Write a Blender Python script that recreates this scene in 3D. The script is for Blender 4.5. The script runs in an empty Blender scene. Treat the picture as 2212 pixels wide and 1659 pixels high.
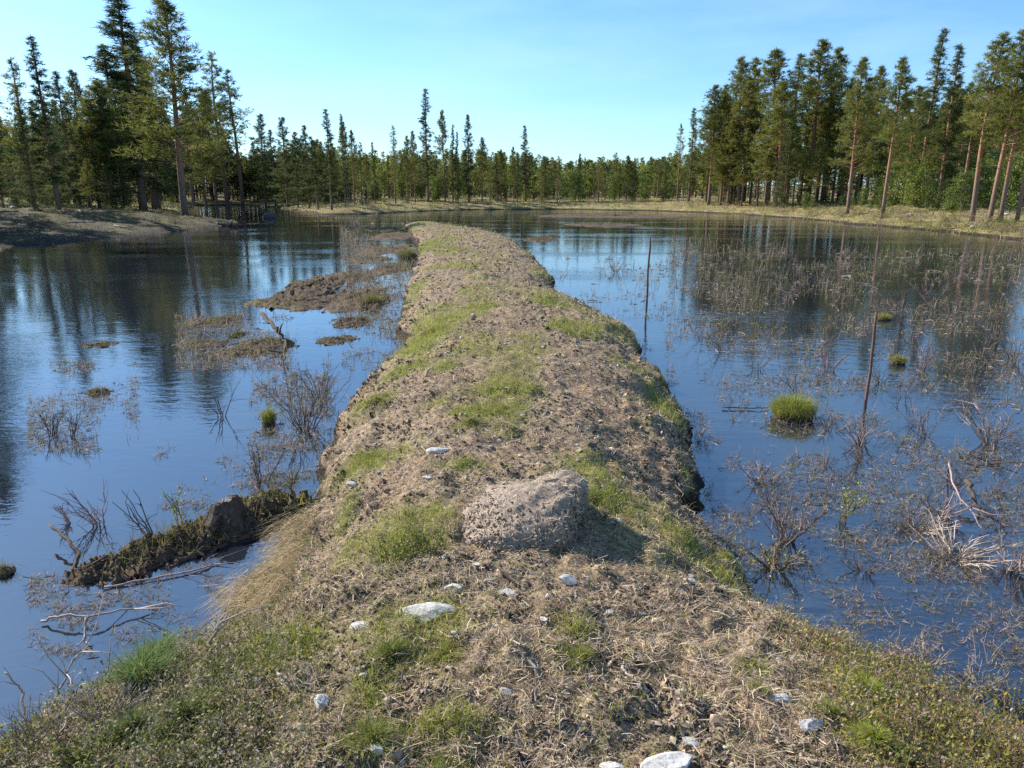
import bpy, math, random
import numpy as np
from mathutils import Vector
R_ = math.radians
scn = bpy.context.scene
COL = scn.collection

# ------------------------------------------------------------------ camera
CAMZ, PITCH, FPX = 2.4, R_(15.08), 720.0          # focal length in pixels of a 1024 wide frame
cam_d = bpy.data.cameras.new('camera'); cam = bpy.data.objects.new('camera', cam_d); COL.objects.link(cam)
cam.location = (0, 0, CAMZ); cam.rotation_euler = (R_(90) - PITCH, 0, 0)
cam_d.sensor_width = 36; cam_d.lens = 36 * FPX / 1024; cam_d.clip_start = 0.05; cam_d.clip_end = 6000
scn.camera = cam

# ------------------------------------------------------------------ sky, sun, exposure
SUN_AZ, SUN_EL = R_(-57), R_(33)                  # azimuth from +Y towards +X, elevation
world = bpy.data.worlds.new('World'); scn.world = world; world.use_nodes = True
wt = world.node_tree; wn = wt.nodes; wn.clear()
wo = wn.new('ShaderNodeOutputWorld'); wb = wn.new('ShaderNodeBackground'); sky = wn.new('ShaderNodeTexSky')
sky.sky_type = 'NISHITA'; sky.sun_disc = False; sky.sun_elevation = SUN_EL; sky.sun_rotation = SUN_AZ
sky.altitude = 200; sky.air_density = 1.0; sky.dust_density = 0.35; sky.ozone_density = 4.0
wb.inputs['Strength'].default_value = 0.115
wtc = wn.new('ShaderNodeTexCoord'); wmap = wn.new('ShaderNodeMapping'); wmap.inputs['Scale'].default_value = (1.2, 1.2, 5.5)
wmap.inputs['Rotation'].default_value = (0, 0.25, 0.3)
wnz = wn.new('ShaderNodeTexNoise'); wnz.inputs['Scale'].default_value = 1.6; wnz.inputs['Detail'].default_value = 9; wnz.inputs['Roughness'].default_value = 0.62
wrp = wn.new('ShaderNodeValToRGB'); wrp.color_ramp.elements[0].position = 0.44; wrp.color_ramp.elements[1].position = 0.78
wrp.color_ramp.elements[0].color = (0, 0, 0, 1); wrp.color_ramp.elements[1].color = (0.42, 0.42, 0.42, 1)
wmx = wn.new('ShaderNodeMixRGB'); wmx.inputs[2].default_value = (5.2, 6.0, 6.6, 1)      # thin cirrus veil
wt.links.new(wtc.outputs['Generated'], wmap.inputs[0]); wt.links.new(wmap.outputs[0], wnz.inputs[0])
wt.links.new(wnz.outputs[0], wrp.inputs[0]); wt.links.new(wrp.outputs[0], wmx.inputs[0])
wt.links.new(sky.outputs[0], wmx.inputs[1]); wtn = wn.new('ShaderNodeMixRGB'); wtn.blend_type = 'MULTIPLY'; wtn.inputs[0].default_value = 1.0; wtn.inputs[2].default_value = (0.68, 0.875, 1.03, 1)
wt.links.new(wmx.outputs[0], wtn.inputs[1]); wt.links.new(wtn.outputs[0], wb.inputs[0]); wt.links.new(wb.outputs[0], wo.inputs[0])
sun_d = bpy.data.lights.new('sun', 'SUN'); sun = bpy.data.objects.new('sun', sun_d); COL.objects.link(sun)
sun_d.energy = 5.0; sun_d.angle = R_(0.53); sun_d.color = (1.0, 0.95, 0.87)
sd = Vector((math.sin(SUN_AZ) * math.cos(SUN_EL), math.cos(SUN_AZ) * math.cos(SUN_EL), math.sin(SUN_EL)))
sun.rotation_euler = sd.to_track_quat('Z', 'Y').to_euler(); sun.location = (-60, 30, 60)
scn.view_settings.view_transform = 'Standard'; scn.view_settings.look = 'None'
scn.view_settings.exposure = 0.88; scn.view_settings.gamma = 1.0
scn.cycles.use_denoising = False
scn.cycles.max_bounces = 6; scn.cycles.diffuse_bounces = 3; scn.cycles.glossy_bounces = 3; scn.cycles.transmission_bounces = 3; scn.cycles.transparent_max_bounces = 4

# ------------------------------------------------------------------ pixel helpers (2212 x 1659 frame of the photo as viewed)
S2 = 2212 / 1024.0; F2 = FPX * S2; CX, CY = 1106.0, 829.5
cp, sp = math.cos(PITCH), math.sin(PITCH)
def ray(px, py):
    a, b = (px - CX) / F2, (py - CY) / F2
    return np.array((a, cp - b * sp, -sp - b * cp))
def P(px, py, z=0.0):
    d = ray(px, py); t = (z - CAMZ) / d[2]
    return np.array((d[0] * t, d[1] * t, z))

# ------------------------------------------------------------------ noise
def _h(ix, iy, seed):
    n = (ix.astype(np.int64) * 374761393 + iy.astype(np.int64) * 668265263 + seed * 982451653) & 0xFFFFFFFF
    n = ((n ^ (n >> 13)) * 1274126177) & 0xFFFFFFFF
    n = n ^ (n >> 16)
    return (n & 0xFFFF) / 65535.0
def vnoise(x, y, seed=0):
    ix, iy = np.floor(x), np.floor(y); fx, fy = x - ix, y - iy
    u, v = fx * fx * (3 - 2 * fx), fy * fy * (3 - 2 * fy)
    a, b = _h(ix, iy, seed), _h(ix + 1, iy, seed); c, d = _h(ix, iy + 1, seed), _h(ix + 1, iy + 1, seed)
    return (a * (1 - u) + b * u) * (1 - v) + (c * (1 - u) + d * u) * v
def fbm(x, y, seed=0, o=3):
    s, a, t = 0, 0.5, 0
    for k in range(o):
        s = s + a * vnoise(x, y, seed + k * 17); t += a; a *= 0.5; x = x * 2.03 + 7.1; y = y * 2.03 + 3.7
    return s / t
def sstep(a, b, x):
    t = np.clip((x - a) / (b - a), 0, 1); return t * t * (3 - 2 * t)
def sdf(poly, x, y):
    """signed distance, positive inside"""
    poly = np.asarray(poly, float); d2 = np.full(x.shape, 1e18); ins = np.zeros(x.shape, bool)
    for i in range(len(poly)):
        ax, ay = poly[i - 1]; bx, by = poly[i]
        ex, ey = bx - ax, by - ay; wx, wy = x - ax, y - ay
        t = np.clip((wx * ex + wy * ey) / (ex * ex + ey * ey + 1e-12), 0, 1)
        dx, dy = wx - ex * t, wy - ey * t
        d2 = np.minimum(d2, dx * dx + dy * dy)
        c = (ay > y) != (by > y)
        if by != ay: ins ^= c & (x < ex * (y - ay) / (by - ay) + ax)
    d = np.sqrt(d2); return np.where(ins, d, -d)

# ------------------------------------------------------------------ land outlines, read off the shorelines at water level
dike_left = [(872, 482), (905, 520), (898, 560), (880, 600), (873, 640), (866, 690), (893, 716), (840, 755), (790, 790), (745, 838),
             (724, 880), (714, 950), (700, 1010), (670, 1078), (610, 1155), (520, 1235), (492, 1275), (490, 1310), (470, 1345), (400, 1372), (300, 1400),
             (230, 1440), (120, 1500), (0, 1575)]
dike_right = [(925, 478), (1000, 489), (1060, 499), (1110, 514), (1150, 545), (1195, 595), (1188, 622), (1240, 641), (1300, 670), (1388, 715),
              (1393, 750), (1420, 790), (1450, 835), (1475, 890), (1498, 950), (1520, 1000), (1510, 1050), (1550, 1110), (1580, 1170),
              (1630, 1230), (1690, 1295), (1760, 1345), (1850, 1378), (1960, 1420), (2080, 1475), (2212, 1560)]
EZ = 0.22
DIKE = [tuple(P(*p, EZ)[:2]) for p in dike_right] + [(3.4, 0.6), (6, -6), (-6, -6), (-3.6, 0.8)] + [tuple(P(*p, EZ)[:2]) for p in dike_left[::-1]]
shore = [(-420, 600), (-200, 568), (0, 540), (60, 530), (140, 527), (235, 512), (300, 509), (400, 499), (520, 485), (500, 478), (430, 471), (392, 463), (398, 451),
         (430, 444), (520, 443), (600, 449), (640, 455), (705, 464), (780, 463), (900, 457), (1000, 453.5), (1200, 452), (1400, 455), (1560, 461),
         (1700, 470), (1800, 480), (1900, 490), (2050, 502), (2212, 522), (2400, 550)]
SHORE = [tuple(P(*p)[:2]) for p in shore] + [(45, 16), (90, -40), (2600, -40), (2600, 2600), (-2600, 2600), (-2600, -30), (-60, -20), (-26, 4)]
BERM = None

def gauss(x, y, cx, cy, rx, ry):
    return np.exp(-(((x - cx) / rx) ** 2 + ((y - cy) / ry) ** 2))
def patch(px, py, wx, wy, z=0.45):
    """an ellipse on the dike from its pixel centre and half sizes"""
    c = P(px, py, z); a = P(px + wx, py, z); n, f = P(px, py + wy, z), P(px, py - wy, z)
    return c[0], c[1], abs(a[0] - c[0]), abs(f[1] - n[1]) / 2
green_patches = [patch(*q) for q in [(800, 975, 95, 26), (1265, 1052, 75, 48), (1320, 1100, 40, 22), (1065, 866, 75, 13), (1015, 910, 48, 14), (945, 882, 30, 10),
    (930, 705, 60, 26), (1240, 712, 45, 16), (1030, 672, 60, 8), (1000, 575, 60, 7), (990, 540, 40, 6), (810, 852, 50, 22), (870, 800, 60, 14), (960, 810, 40, 10), (1145, 750, 40, 8), (1180, 660, 50, 6),
    (860, 1180, 100, 70), (930, 1150, 60, 40), (900, 1400, 105, 48), (1240, 1420, 52, 34), (960, 1640, 90, 30), (1560, 1185, 60, 28), (1480, 1140, 30, 20),
    (1870, 1460, 40, 40), (1880, 1600, 40, 60), (1630, 1480, 40, 20), (745, 1080, 26, 55), (760, 1190, 26, 60), (800, 1560, 50, 50), (600, 1420, 90, 60),
    (930, 520, 40, 10), (905, 600, 20, 12), (1350, 770, 40, 14), (1430, 830, 20, 18), (1490, 960, 14, 26), (650, 1110, 26, 22), (1000, 1030, 60, 14), (900, 745, 40, 12), (880, 482, 30, 6)]]

def dike_d(x, y):
    d = sdf(DIKE, x, y)
    near = np.hypot(x, y)
    wob = (fbm(x * 2.2, y * 2.2, 5, 3) - 0.5) * 0.40 + (fbm(x * 9, y * 9, 6, 2) - 0.5) * 0.13
    return d + wob * sstep(1.0, 5.0, near)
def moss_mask(x, y):
    m = np.zeros(x.shape)
    for (cx, cy, rx, ry) in green_patches: m = np.maximum(m, gauss(x, y, cx, cy, rx * 1.05, ry * 1.05))
    n = fbm(x * 2.6, y * 2.6, 71, 3)
    return np.clip(m * (0.55 + 0.9 * n) + sstep(0.46, 0.70, fbm(x * 1.3, y * 1.1, 33, 4)) * 0.62 * (0.35 + 0.65 * sstep(2.6, 5.0, y)) - 0.08, 0, 1)
def H(x, y, fine=True):
    x = np.asarray(x, float); y = np.asarray(y, float)
    d = dike_d(x, y)
    crest = 0.54 - 0.24 * sstep(4, 32, y)
    up = crest * (1 - np.exp(-np.maximum(d, 0) / 0.55)) + 0.09 * sstep(0, 0.12, d)
    hd = np.where(d > 0, up, np.maximum(-0.7, d * 0.9 - 0.02))
    s = sdf(SHORE, x, y) + (fbm(x * 0.5, y * 0.5, 9, 3) - 0.5) * 1.6
    leftflat = sstep(-4, -16, x) * (1 - sstep(30, 52, y))
    rate = 9 + 26 * leftflat
    us = (1.15 - 0.45 * leftflat) * (1 - np.exp(-np.maximum(s, 0) / rate)) + 0.10 * sstep(0, 0.8, s) + 0.004 * np.maximum(s - 40, 0)
    us = us + (fbm(x * 0.22, y * 0.22, 13, 3) - 0.5) * 0.5 * sstep(1, 10, s) * (1 - 0.6 * leftflat)
    hs = np.where(s > 0, us, np.maximum(-0.7, s * 0.5 - 0.02))
    h = np.maximum(hd, hs)
    if fine:
        k = sstep(0.0, 0.25, d)
        h = h + k * ((fbm(x * 1.6, y * 1.6, 21, 3) - 0.5) * 0.13 + (np.abs(fbm(x * 6.5, y * 6.5, 22, 3) - 0.5)) * 0.125 - 0.025 + (vnoise(x * 17, y * 17, 24) - 0.5) * 0.022)
        k2 = sstep(0.0, 1.5, s)
        h = h + k2 * ((fbm(x * 0.9, y * 0.9, 41, 3) - 0.5) * 0.30 + (vnoise(x * 3.1, y * 3.1, 43) - 0.5) * 0.12)
    return h
def Hp(x, y): return float(H(np.array([x]), np.array([y]))[0])
_ts = np.geomspace(1.8, 260, 700)
def hit(px, py):
    """first point of land or water met along the pixel's ray"""
    d = ray(px, py); d = d / d[1]
    x, y, z = d[0] * _ts, _ts, CAMZ + d[2] * _ts
    h = np.maximum(H(x, y, False), 0.0); k = np.argmax(z < h) if (z < h).any() else len(_ts) - 1
    return np.array((x[k], y[k], max(Hp(x[k], y[k]), 0.0)))

# ------------------------------------------------------------------ mesh helpers
def tag(o, label=None, cat=None, group=None, kind=None):
    if label: o['label'] = label
    if cat: o['category'] = cat
    if group: o['group'] = group
    if kind: o['kind'] = kind
    return o
def raw_mesh(name, V, T, tint=None, smooth=False):
    V = np.ascontiguousarray(V, np.float32); T = np.ascontiguousarray(T, np.int32)
    m = bpy.data.meshes.new(name); n, k = T.shape
    m.vertices.add(len(V)); m.vertices.foreach_set('co', V.ravel())
    m.loops.add(n * k); m.loops.foreach_set('vertex_index', T.ravel())
    m.polygons.add(n); m.polygons.foreach_set('loop_start', np.arange(0, n * k, k, dtype=np.int32))
    m.polygons.foreach_set('use_smooth', np.full(n, smooth))
    if tint is not None:
        a = m.attributes.new('tint', 'FLOAT_COLOR', 'POINT')
        c = np.ones((len(V), 4), np.float32); c[:, :3] = tint; a.data.foreach_set('color', c.ravel())
    m.update(calc_edges=True); m.validate(); return m
def link(name, mesh, mat, parent=None, loc=None):
    o = bpy.data.objects.new(name, mesh); COL.objects.link(o)
    if mat and not mesh.materials: mesh.materials.append(mat)
    if parent: o.parent = parent
    if loc is not None: o.location = loc
    return o
class MB:
    """collects triangles with a tint per vertex"""
    def __init__(s): s.v, s.t, s.c, s.n = [], [], [], 0
    def add(s, V, T, C=(1, 1, 1)):
        V = np.asarray(V, float); s.v.append(V); s.t.append(np.asarray(T, int) + s.n); s.n += len(V)
        C = np.asarray(C, float); s.c.append(np.broadcast_to(C, (len(V), 3)) if C.ndim == 1 else C)
    def mesh(s, name, smooth=False): return raw_mesh(name, np.concatenate(s.v), np.concatenate(s.t), np.concatenate(s.c), smooth)
    def build(s, name, mat, parent=None, smooth=False, loc=None): return link(name, s.mesh(name, smooth), mat, parent, loc)
def empty(name, loc, rz=0.0):
    o = bpy.data.objects.new(name, None); COL.objects.link(o); o.location = loc; o.rotation_euler = (0, 0, rz); o.empty_display_size = 0.2
    return o
def blades(mb, Pn, L, W, az, lean, curve, C, rng):
    n = len(Pn); d = np.stack([np.cos(az), np.sin(az), np.zeros(n)], 1)
    fa = rng.uniform(0, 2 * np.pi, n); s = np.stack([np.cos(fa), np.sin(fa), np.zeros(n)], 1) * (W[:, None] / 2)
    up = np.zeros((n, 3)); up[:, 2] = 1
    m = Pn + up * (L * 0.55 * np.cos(lean))[:, None] + d * (L * 0.55 * np.sin(lean))[:, None]
    t = Pn + up * (L * np.cos(lean + curve))[:, None] + d * (L * np.sin(lean + curve))[:, None]
    V = np.stack([Pn - s, Pn + s, m - s * .8, m + s * .8, t], 1).reshape(-1, 3)
    b = np.arange(n) * 5
    T = np.concatenate([np.stack([b, b + 1, b + 3], 1), np.stack([b, b + 3, b + 2], 1), np.stack([b + 2, b + 3, b + 4], 1)])
    mb.add(V, T, np.repeat(C, 5, 0))
OCT = np.array([(1, 0, 0), (0, 1, 0), (-1, 0, 0), (0, -1, 0), (0, 0, 1), (0, 0, -1)], float)
OCT_T = np.array([(0, 1, 4), (1, 2, 4), (2, 3, 4), (3, 0, 4), (1, 0, 5), (2, 1, 5), (3, 2, 5), (0, 3, 5)])
def clods(mb, Pn, S, C, rng, flat=0.75):
    n = len(Pn); V = OCT[None] * rng.uniform(0.45, 1.4, (n, 6, 1)) + rng.normal(0, 0.32, (n, 6, 3))
    V[:, :, 2] *= flat
    a = rng.uniform(0, 2 * np.pi, n); ca, sa = np.cos(a)[:, None], np.sin(a)[:, None]
    X, Y = V[:, :, 0] * ca - V[:, :, 1] * sa, V[:, :, 0] * sa + V[:, :, 1] * ca
    V = np.stack([X, Y, V[:, :, 2]], 2) * S[:, None, None] + Pn[:, None]
    T = (OCT_T[None] + (np.arange(n) * 6)[:, None, None]).reshape(-1, 3)
    mb.add(V.reshape(-1, 3), T, np.repeat(C, 6, 0))
def litter(mb, Pn, L, W, C, rng, tilt=0.35):
    n = len(Pn); a = rng.uniform(0, 2 * np.pi, n); el = rng.normal(0, tilt, n)
    d = np.stack([np.cos(a) * np.cos(el), np.sin(a) * np.cos(el), np.sin(el)], 1) * (L / 2)[:, None]
    s = np.stack([-np.sin(a), np.cos(a), rng.normal(0, .5, n)], 1) * (W / 2)[:, None]
    k = rng.normal(0, 0.12, (n, 3)) * L[:, None]
    V = np.stack([Pn - d - s, Pn - d + s, Pn + k + s, Pn + k - s, Pn + d], 1).reshape(-1, 3)
    b = np.arange(n) * 5
    T = np.concatenate([np.stack([b, b + 1, b + 2], 1), np.stack([b, b + 2, b + 3], 1), np.stack([b + 3, b + 2, b + 4], 1)])
    mb.add(V, T, np.repeat(C, 5, 0))
def tube(mb, pts, rad, C=(1, 1, 1), sides=5):
    pts = np.asarray(pts, float); n = len(pts); rad = np.broadcast_to(np.asarray(rad, float), (n,))
    tan = np.gradient(pts, axis=0); tan /= np.linalg.norm(tan, axis=1)[:, None] + 1e-9
    ref = np.array((0.31, 0.2, 0.93)) if abs(tan[0][2]) < 0.9 else np.array((1.0, 0.1, 0))
    u = np.cross(tan, ref); u /= np.linalg.norm(u, axis=1)[:, None] + 1e-9; w = np.cross(tan, u)
    a = np.arange(sides) * 2 * np.pi / sides
    V = pts[:, None] + (u[:, None] * np.cos(a)[None, :, None] + w[:, None] * np.sin(a)[None, :, None]) * rad[:, None, None]
    V = V.reshape(-1, 3); T = []
    for i in range(n - 1):
        for j in range(sides):
            p, q = i * sides + j, i * sides + (j + 1) % sides
            T += [(p, q, q + sides), (p, q + sides, p + sides)]
    for j in range(1, sides - 1): T += [(0, j + 1, j), ((n - 1) * sides, (n - 1) * sides + j, (n - 1) * sides + j + 1)]
    mb.add(V, T, C)
_ico = {}
def ico(sub):
    if sub not in _ico:
        import bmesh
        bm = bmesh.new(); bmesh.ops.create_icosphere(bm, subdivisions=sub, radius=1)
        _ico[sub] = (np.array([v.co[:] for v in bm.verts]), np.array([[v.index for v in f.verts] for f in bm.faces])); bm.free()
    return _ico[sub]

# ------------------------------------------------------------------ materials
def mat(name):
    m = bpy.data.materials.new(name); m.use_nodes = True; nt = m.node_tree; nt.nodes.clear()
    return m, nt, nt.nodes, nt.links
def N(nt, typ, **kw):
    n = nt.nodes.new(typ)
    for k, v in kw.items():
        if k in n.inputs: n.inputs[k].default_value = v
        else: setattr(n, k, v)
    return n
def ramp(nt, stops, src):
    r = nt.nodes.new('ShaderNodeValToRGB'); e = r.color_ramp.elements
    while len(e) < len(stops): e.new(0.5)
    for i, (p, c) in enumerate(stops): e[i].position = p; e[i].color = (*c, 1)
    nt.links.new(src, r.inputs[0]); return r.outputs[0]
def mixc(nt, f, a, b, mode='MIX'):
    m = nt.nodes.new('ShaderNodeMixRGB'); m.blend_type = mode
    for i, s in enumerate((f, a, b)):
        if isinstance(s, (int, float)): m.inputs[i].default_value = s
        elif isinstance(s, tuple): m.inputs[i].default_value = (*s, 1)
        else: nt.links.new(s, m.inputs[i])
    return m.outputs[0]
def tinted(name, rough=0.9, transl=0.0, var=0.25, spec=0.2, base=None, objvar=0.0, nscale=30):
    """surface whose colour comes from the per-vertex tint with procedural variation"""
    m, nt, nn, lk = mat(name)
    out = N(nt, 'ShaderNodeOutputMaterial'); b = N(nt, 'ShaderNodeBsdfPrincipled'); b.inputs['Roughness'].default_value = rough
    b.inputs['Specular IOR Level'].default_value = spec
    if base is None:
        a = N(nt, 'ShaderNodeAttribute', attribute_name='tint'); c = a.outputs['Color']
    else:
        rg = N(nt, 'ShaderNodeRGB'); rg.outputs[0].default_value = (*base, 1); c = rg.outputs[0]
    tc = N(nt, 'ShaderNodeTexCoord'); nz = N(nt, 'ShaderNodeTexNoise'); nz.inputs['Scale'].default_value = nscale; nz.inputs['Detail'].default_value = 3
    lk.new(tc.outputs['Object'], nz.inputs['Vector'])
    v = ramp(nt, [(0.25, (1 - var,) * 3), (0.75, (1 + var,) * 3)], nz.outputs[0])
    c = mixc(nt, 1.0, c, v, 'MULTIPLY')
    if objvar:
        oi = N(nt, 'ShaderNodeObjectInfo'); v2 = ramp(nt, [(0, (1 - objvar, 1 - objvar * .8, 1 - objvar)), (1, (1 + objvar, 1 + objvar * .8, 1 + objvar * .4))], oi.outputs['Random'])
        c = mixc(nt, 1.0, c, v2, 'MULTIPLY')
    lk.new(c, b.inputs['Base Color'])
    if transl:
        t = N(nt, 'ShaderNodeBsdfTranslucent'); lk.new(c, t.inputs[0]); mx = N(nt, 'ShaderNodeMixShader'); mx.inputs[0].default_value = transl
        lk.new(b.outputs[0], mx.inputs[1]); lk.new(t.outputs[0], mx.inputs[2]); lk.new(mx.outputs[0], out.inputs[0])
    else: lk.new(b.outputs[0], out.inputs[0])
    return m
M = {}
M['grass'] = tinted('grass_blades', 0.75, 0.35, 0.15)
M['soil'] = tinted('peat_crumbs', 0.95, 0, 0.35, 0.1)
M['straw'] = tinted('dry_straw', 0.85, 0.2, 0.2)
M['needles'] = tinted('conifer_needles', 0.7, 0.38, 0.28, 0.25, objvar=0.28, nscale=0.8)
M['leaf'] = tinted('birch_leaves', 0.6, 0.4, 0.25, 0.3, objvar=0.25, nscale=0.8)
M['wood'] = tinted('weathered_wood', 0.85, 0, 0.3, 0.15, nscale=40)
# bark: grey brown at the foot, flaky orange higher up the stem
m, nt, nn, lk = mat('pine_bark'); M['bark'] = m
out = N(nt, 'ShaderNodeOutputMaterial'); b = N(nt, 'ShaderNodeBsdfPrincipled', Roughness=0.9); tc = N(nt, 'ShaderNodeTexCoord')
sx = N(nt, 'ShaderNodeSeparateXYZ'); lk.new(tc.outputs['Object'], sx.inputs[0]); nz = N(nt, 'ShaderNodeTexNoise', Scale=3.0, Detail=5.0); lk.new(tc.outputs['Object'], nz.inputs['Vector'])
ad = N(nt, 'ShaderNodeMath', operation='MULTIPLY_ADD'); lk.new(nz.outputs[0], ad.inputs[0]); ad.inputs[1].default_value = 5; lk.new(sx.outputs[2], ad.inputs[2])
dv = N(nt, 'ShaderNodeMath', operation='DIVIDE'); lk.new(ad.outputs[0], dv.inputs[0]); dv.inputs[1].default_value = 16
c = ramp(nt, [(0.1, (0.13, 0.095, 0.075)), (0.32, (0.20, 0.125, 0.085)), (0.5, (0.34, 0.165, 0.085)), (0.9, (0.30, 0.15, 0.07))], dv.outputs[0])
n2 = N(nt, 'ShaderNodeTexNoise', Scale=14.0, Detail=3.0); lk.new(tc.outputs['Object'], n2.inputs['Vector'])
c = mixc(nt, 1.0, c, ramp(nt, [(0.3, (0.5,) * 3), (0.7, (1.25,) * 3)], n2.outputs[0]), 'MULTIPLY')
lk.new(c, b.inputs[0]); lk.new(b.outputs[0], out.inputs[0])
# stones
def stone_mat(name, lo, hi):
    m, nt, nn, lk = mat(name); out = N(nt, 'ShaderNodeOutputMaterial'); b = N(nt, 'ShaderNodeBsdfPrincipled', Roughness=0.85); tc = N(nt, 'ShaderNodeTexCoord')
    nz = N(nt, 'ShaderNodeTexNoise', Scale=26.0, Detail=6.0, Roughness=0.65); lk.new(tc.outputs['Object'], nz.inputs['Vector'])
    n2 = N(nt, 'ShaderNodeTexNoise', Scale=120.0, Detail=2.0); lk.new(tc.outputs['Object'], n2.inputs['Vector'])
    c = mixc(nt, 0.35, ramp(nt, [(0.32, lo), (0.6, hi)], nz.outputs[0]), ramp(nt, [(0.35, lo), (0.6, hi)], n2.outputs[0]))
    sp_ = ramp(nt, [(0.30, (0.35, 0.31, 0.27)), (0.36, (1, 1, 1))], n2.outputs[0]); c = mixc(nt, 1.0, c, sp_, 'MULTIPLY')
    bp = N(nt, 'ShaderNodeBump', Strength=0.6, Distance=0.006); lk.new(nz.outputs[0], bp.inputs['Height']); lk.new(bp.outputs[0], b.inputs['Normal'])
    lk.new(c, b.inputs[0]); lk.new(b.outputs[0], out.inputs[0]); return m
M['stone'] = stone_mat('pale_granite', (0.28, 0.255, 0.22), (0.60, 0.57, 0.52))
M['grey'] = stone_mat('grey_granite', (0.20, 0.19, 0.18), (0.46, 0.44, 0.42))
M['dark'] = stone_mat('dark_wet_rock', (0.03, 0.028, 0.025), (0.09, 0.08, 0.07))
M['earth'] = stone_mat('earth_crust', (0.10, 0.072, 0.054), (0.36, 0.27, 0.195))
# ground: vertex attribute 'tint' holds masks (r moss, g dike, b bog flat)
m, nt, nn, lk = mat('peat_ground'); M['ground'] = m
out = N(nt, 'ShaderNodeOutputMaterial'); b = N(nt, 'ShaderNodeBsdfPrincipled', Roughness=0.95); b.inputs['Specular IOR Level'].default_value = 0.15
at = N(nt, 'ShaderNodeAttribute', attribute_name='tint'); sc = N(nt, 'ShaderNodeSeparateColor'); lk.new(at.outputs['Color'], sc.inputs[0])
ge = N(nt, 'ShaderNodeNewGeometry'); pos = ge.outputs['Position']; sz = N(nt, 'ShaderNodeSeparateXYZ'); lk.new(pos, sz.inputs[0])
def nz_(s, d=4.0, r=0.6):
    n = N(nt, 'ShaderNodeTexNoise', Scale=s, Detail=d, Roughness=r); lk.new(pos, n.inputs['Vector']); return n.outputs[0]
dry = ramp(nt, [(0.32, (0.06, 0.043, 0.033)), (0.46, (0.18, 0.13, 0.088)), (0.58, (0.33, 0.25, 0.16)), (0.70, (0.50, 0.39, 0.24))], nz_(30.0, 6.0, 0.7))
dry = mixc(nt, ramp(nt, [(0.4, (0, 0, 0)), (0.62, (.65, .65, .65))], nz_(1.7, 4.0)), dry, mixc(nt, 1.0, dry, (1.12, 0.98, 0.98), 'MULTIPLY'))
moss = ramp(nt, [(0.3, (0.07, 0.085, 0.02)), (0.6, (0.19, 0.20, 0.045)), (0.75, (0.30, 0.27, 0.10))], nz_(40.0, 4.0, 0.7))
dk = mixc(nt, sc.outputs[0], dry, moss)
sh = ramp(nt, [(0.28, (0.06, 0.05, 0.03)), (0.42, (0.17, 0.13, 0.07)), (0.55, (0.30, 0.24, 0.10)), (0.7, (0.38, 0.28, 0.17))], nz_(1.4, 7.0, 0.72))
sh = mixc(nt, ramp(nt, [(0.45, (0, 0, 0)), (0.6, (.6, .6, .6))], nz_(0.35, 4.0)), sh, (0.15, 0.16, 0.035))
bog = ramp(nt, [(0.35, (0.018, 0.016, 0.013)), (0.55, (0.045, 0.04, 0.022)), (0.72, (0.12, 0.11, 0.04))], nz_(1.1, 6.0, 0.7))
sh = mixc(nt, sc.outputs[2], sh, bog)
c = mixc(nt, sc.outputs[1], sh, dk)
wz = N(nt, 'ShaderNodeMath', operation='MULTIPLY_ADD'); lk.new(nz_(5.0), wz.inputs[0]); wz.inputs[1].default_value = -0.16; lk.new(sz.outputs[2], wz.inputs[2])
wet = ramp(nt, [(0.0, (1, 1, 1)), (0.05, (0, 0, 0))], wz.outputs[0])
c = mixc(nt, wet, c, (0.035, 0.026, 0.02))
bp = N(nt, 'ShaderNodeBump', Strength=0.7, Distance=0.02); lk.new(nz_(55.0, 4.0, 0.7), bp.inputs['Height']); lk.new(bp.outputs[0], b.inputs['Normal'])
lk.new(c, b.inputs[0]); lk.new(b.outputs[0], out.inputs[0])
# water: dark peaty body, mirror surface with light ripples and wind streaks
m, nt, nn, lk = mat('pond_water'); M['water'] = m
out = N(nt, 'ShaderNodeOutputMaterial'); b = N(nt, 'ShaderNodeBsdfPrincipled', Roughness=0.015, IOR=2.1)
b.inputs['Base Color'].default_value = (0.014, 0.018, 0.024, 1); b.inputs['Specular IOR Level'].default_value = 0.95
ge = N(nt, 'ShaderNodeNewGeometry'); pos = ge.outputs['Position']
def wz_(sc3, s, d, rot=0.0):
    mp = N(nt, 'ShaderNodeMapping'); mp.inputs['Scale'].default_value = sc3; mp.inputs['Rotation'].default_value = (0, 0, rot); lk.new(pos, mp.inputs[0])
    n = N(nt, 'ShaderNodeTexNoise', Scale=s, Detail=d, Roughness=0.55); lk.new(mp.outputs[0], n.inputs['Vector']); return n.outputs[0]
r1 = wz_((1, 2.2, 1), 3.2, 2.0, 0.25); r2 = wz_((1, 2.6, 1), 11.0, 2.0, -0.2); wind = ramp(nt, [(0.46, (.25, .25, .25)), (0.66, (1, 1, 1))], wz_((1, 3.0, 1), 0.11, 3.0, 0.1))
su = N(nt, 'ShaderNodeMath', operation='MULTIPLY_ADD'); lk.new(r2, su.inputs[0]); su.inputs[1].default_value = 0.28; lk.new(r1, su.inputs[2])
mu = N(nt, 'ShaderNodeMath', operation='MULTIPLY'); lk.new(su.outputs[0], mu.inputs[0]); lk.new(wind, mu.inputs[1])
bp = N(nt, 'ShaderNodeBump', Strength=1.0, Distance=0.0072); lk.new(mu.outputs[0], bp.inputs['Height']); lk.new(bp.outputs[0], b.inputs['Normal'])
lk.new(b.outputs[0], out.inputs[0])

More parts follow.
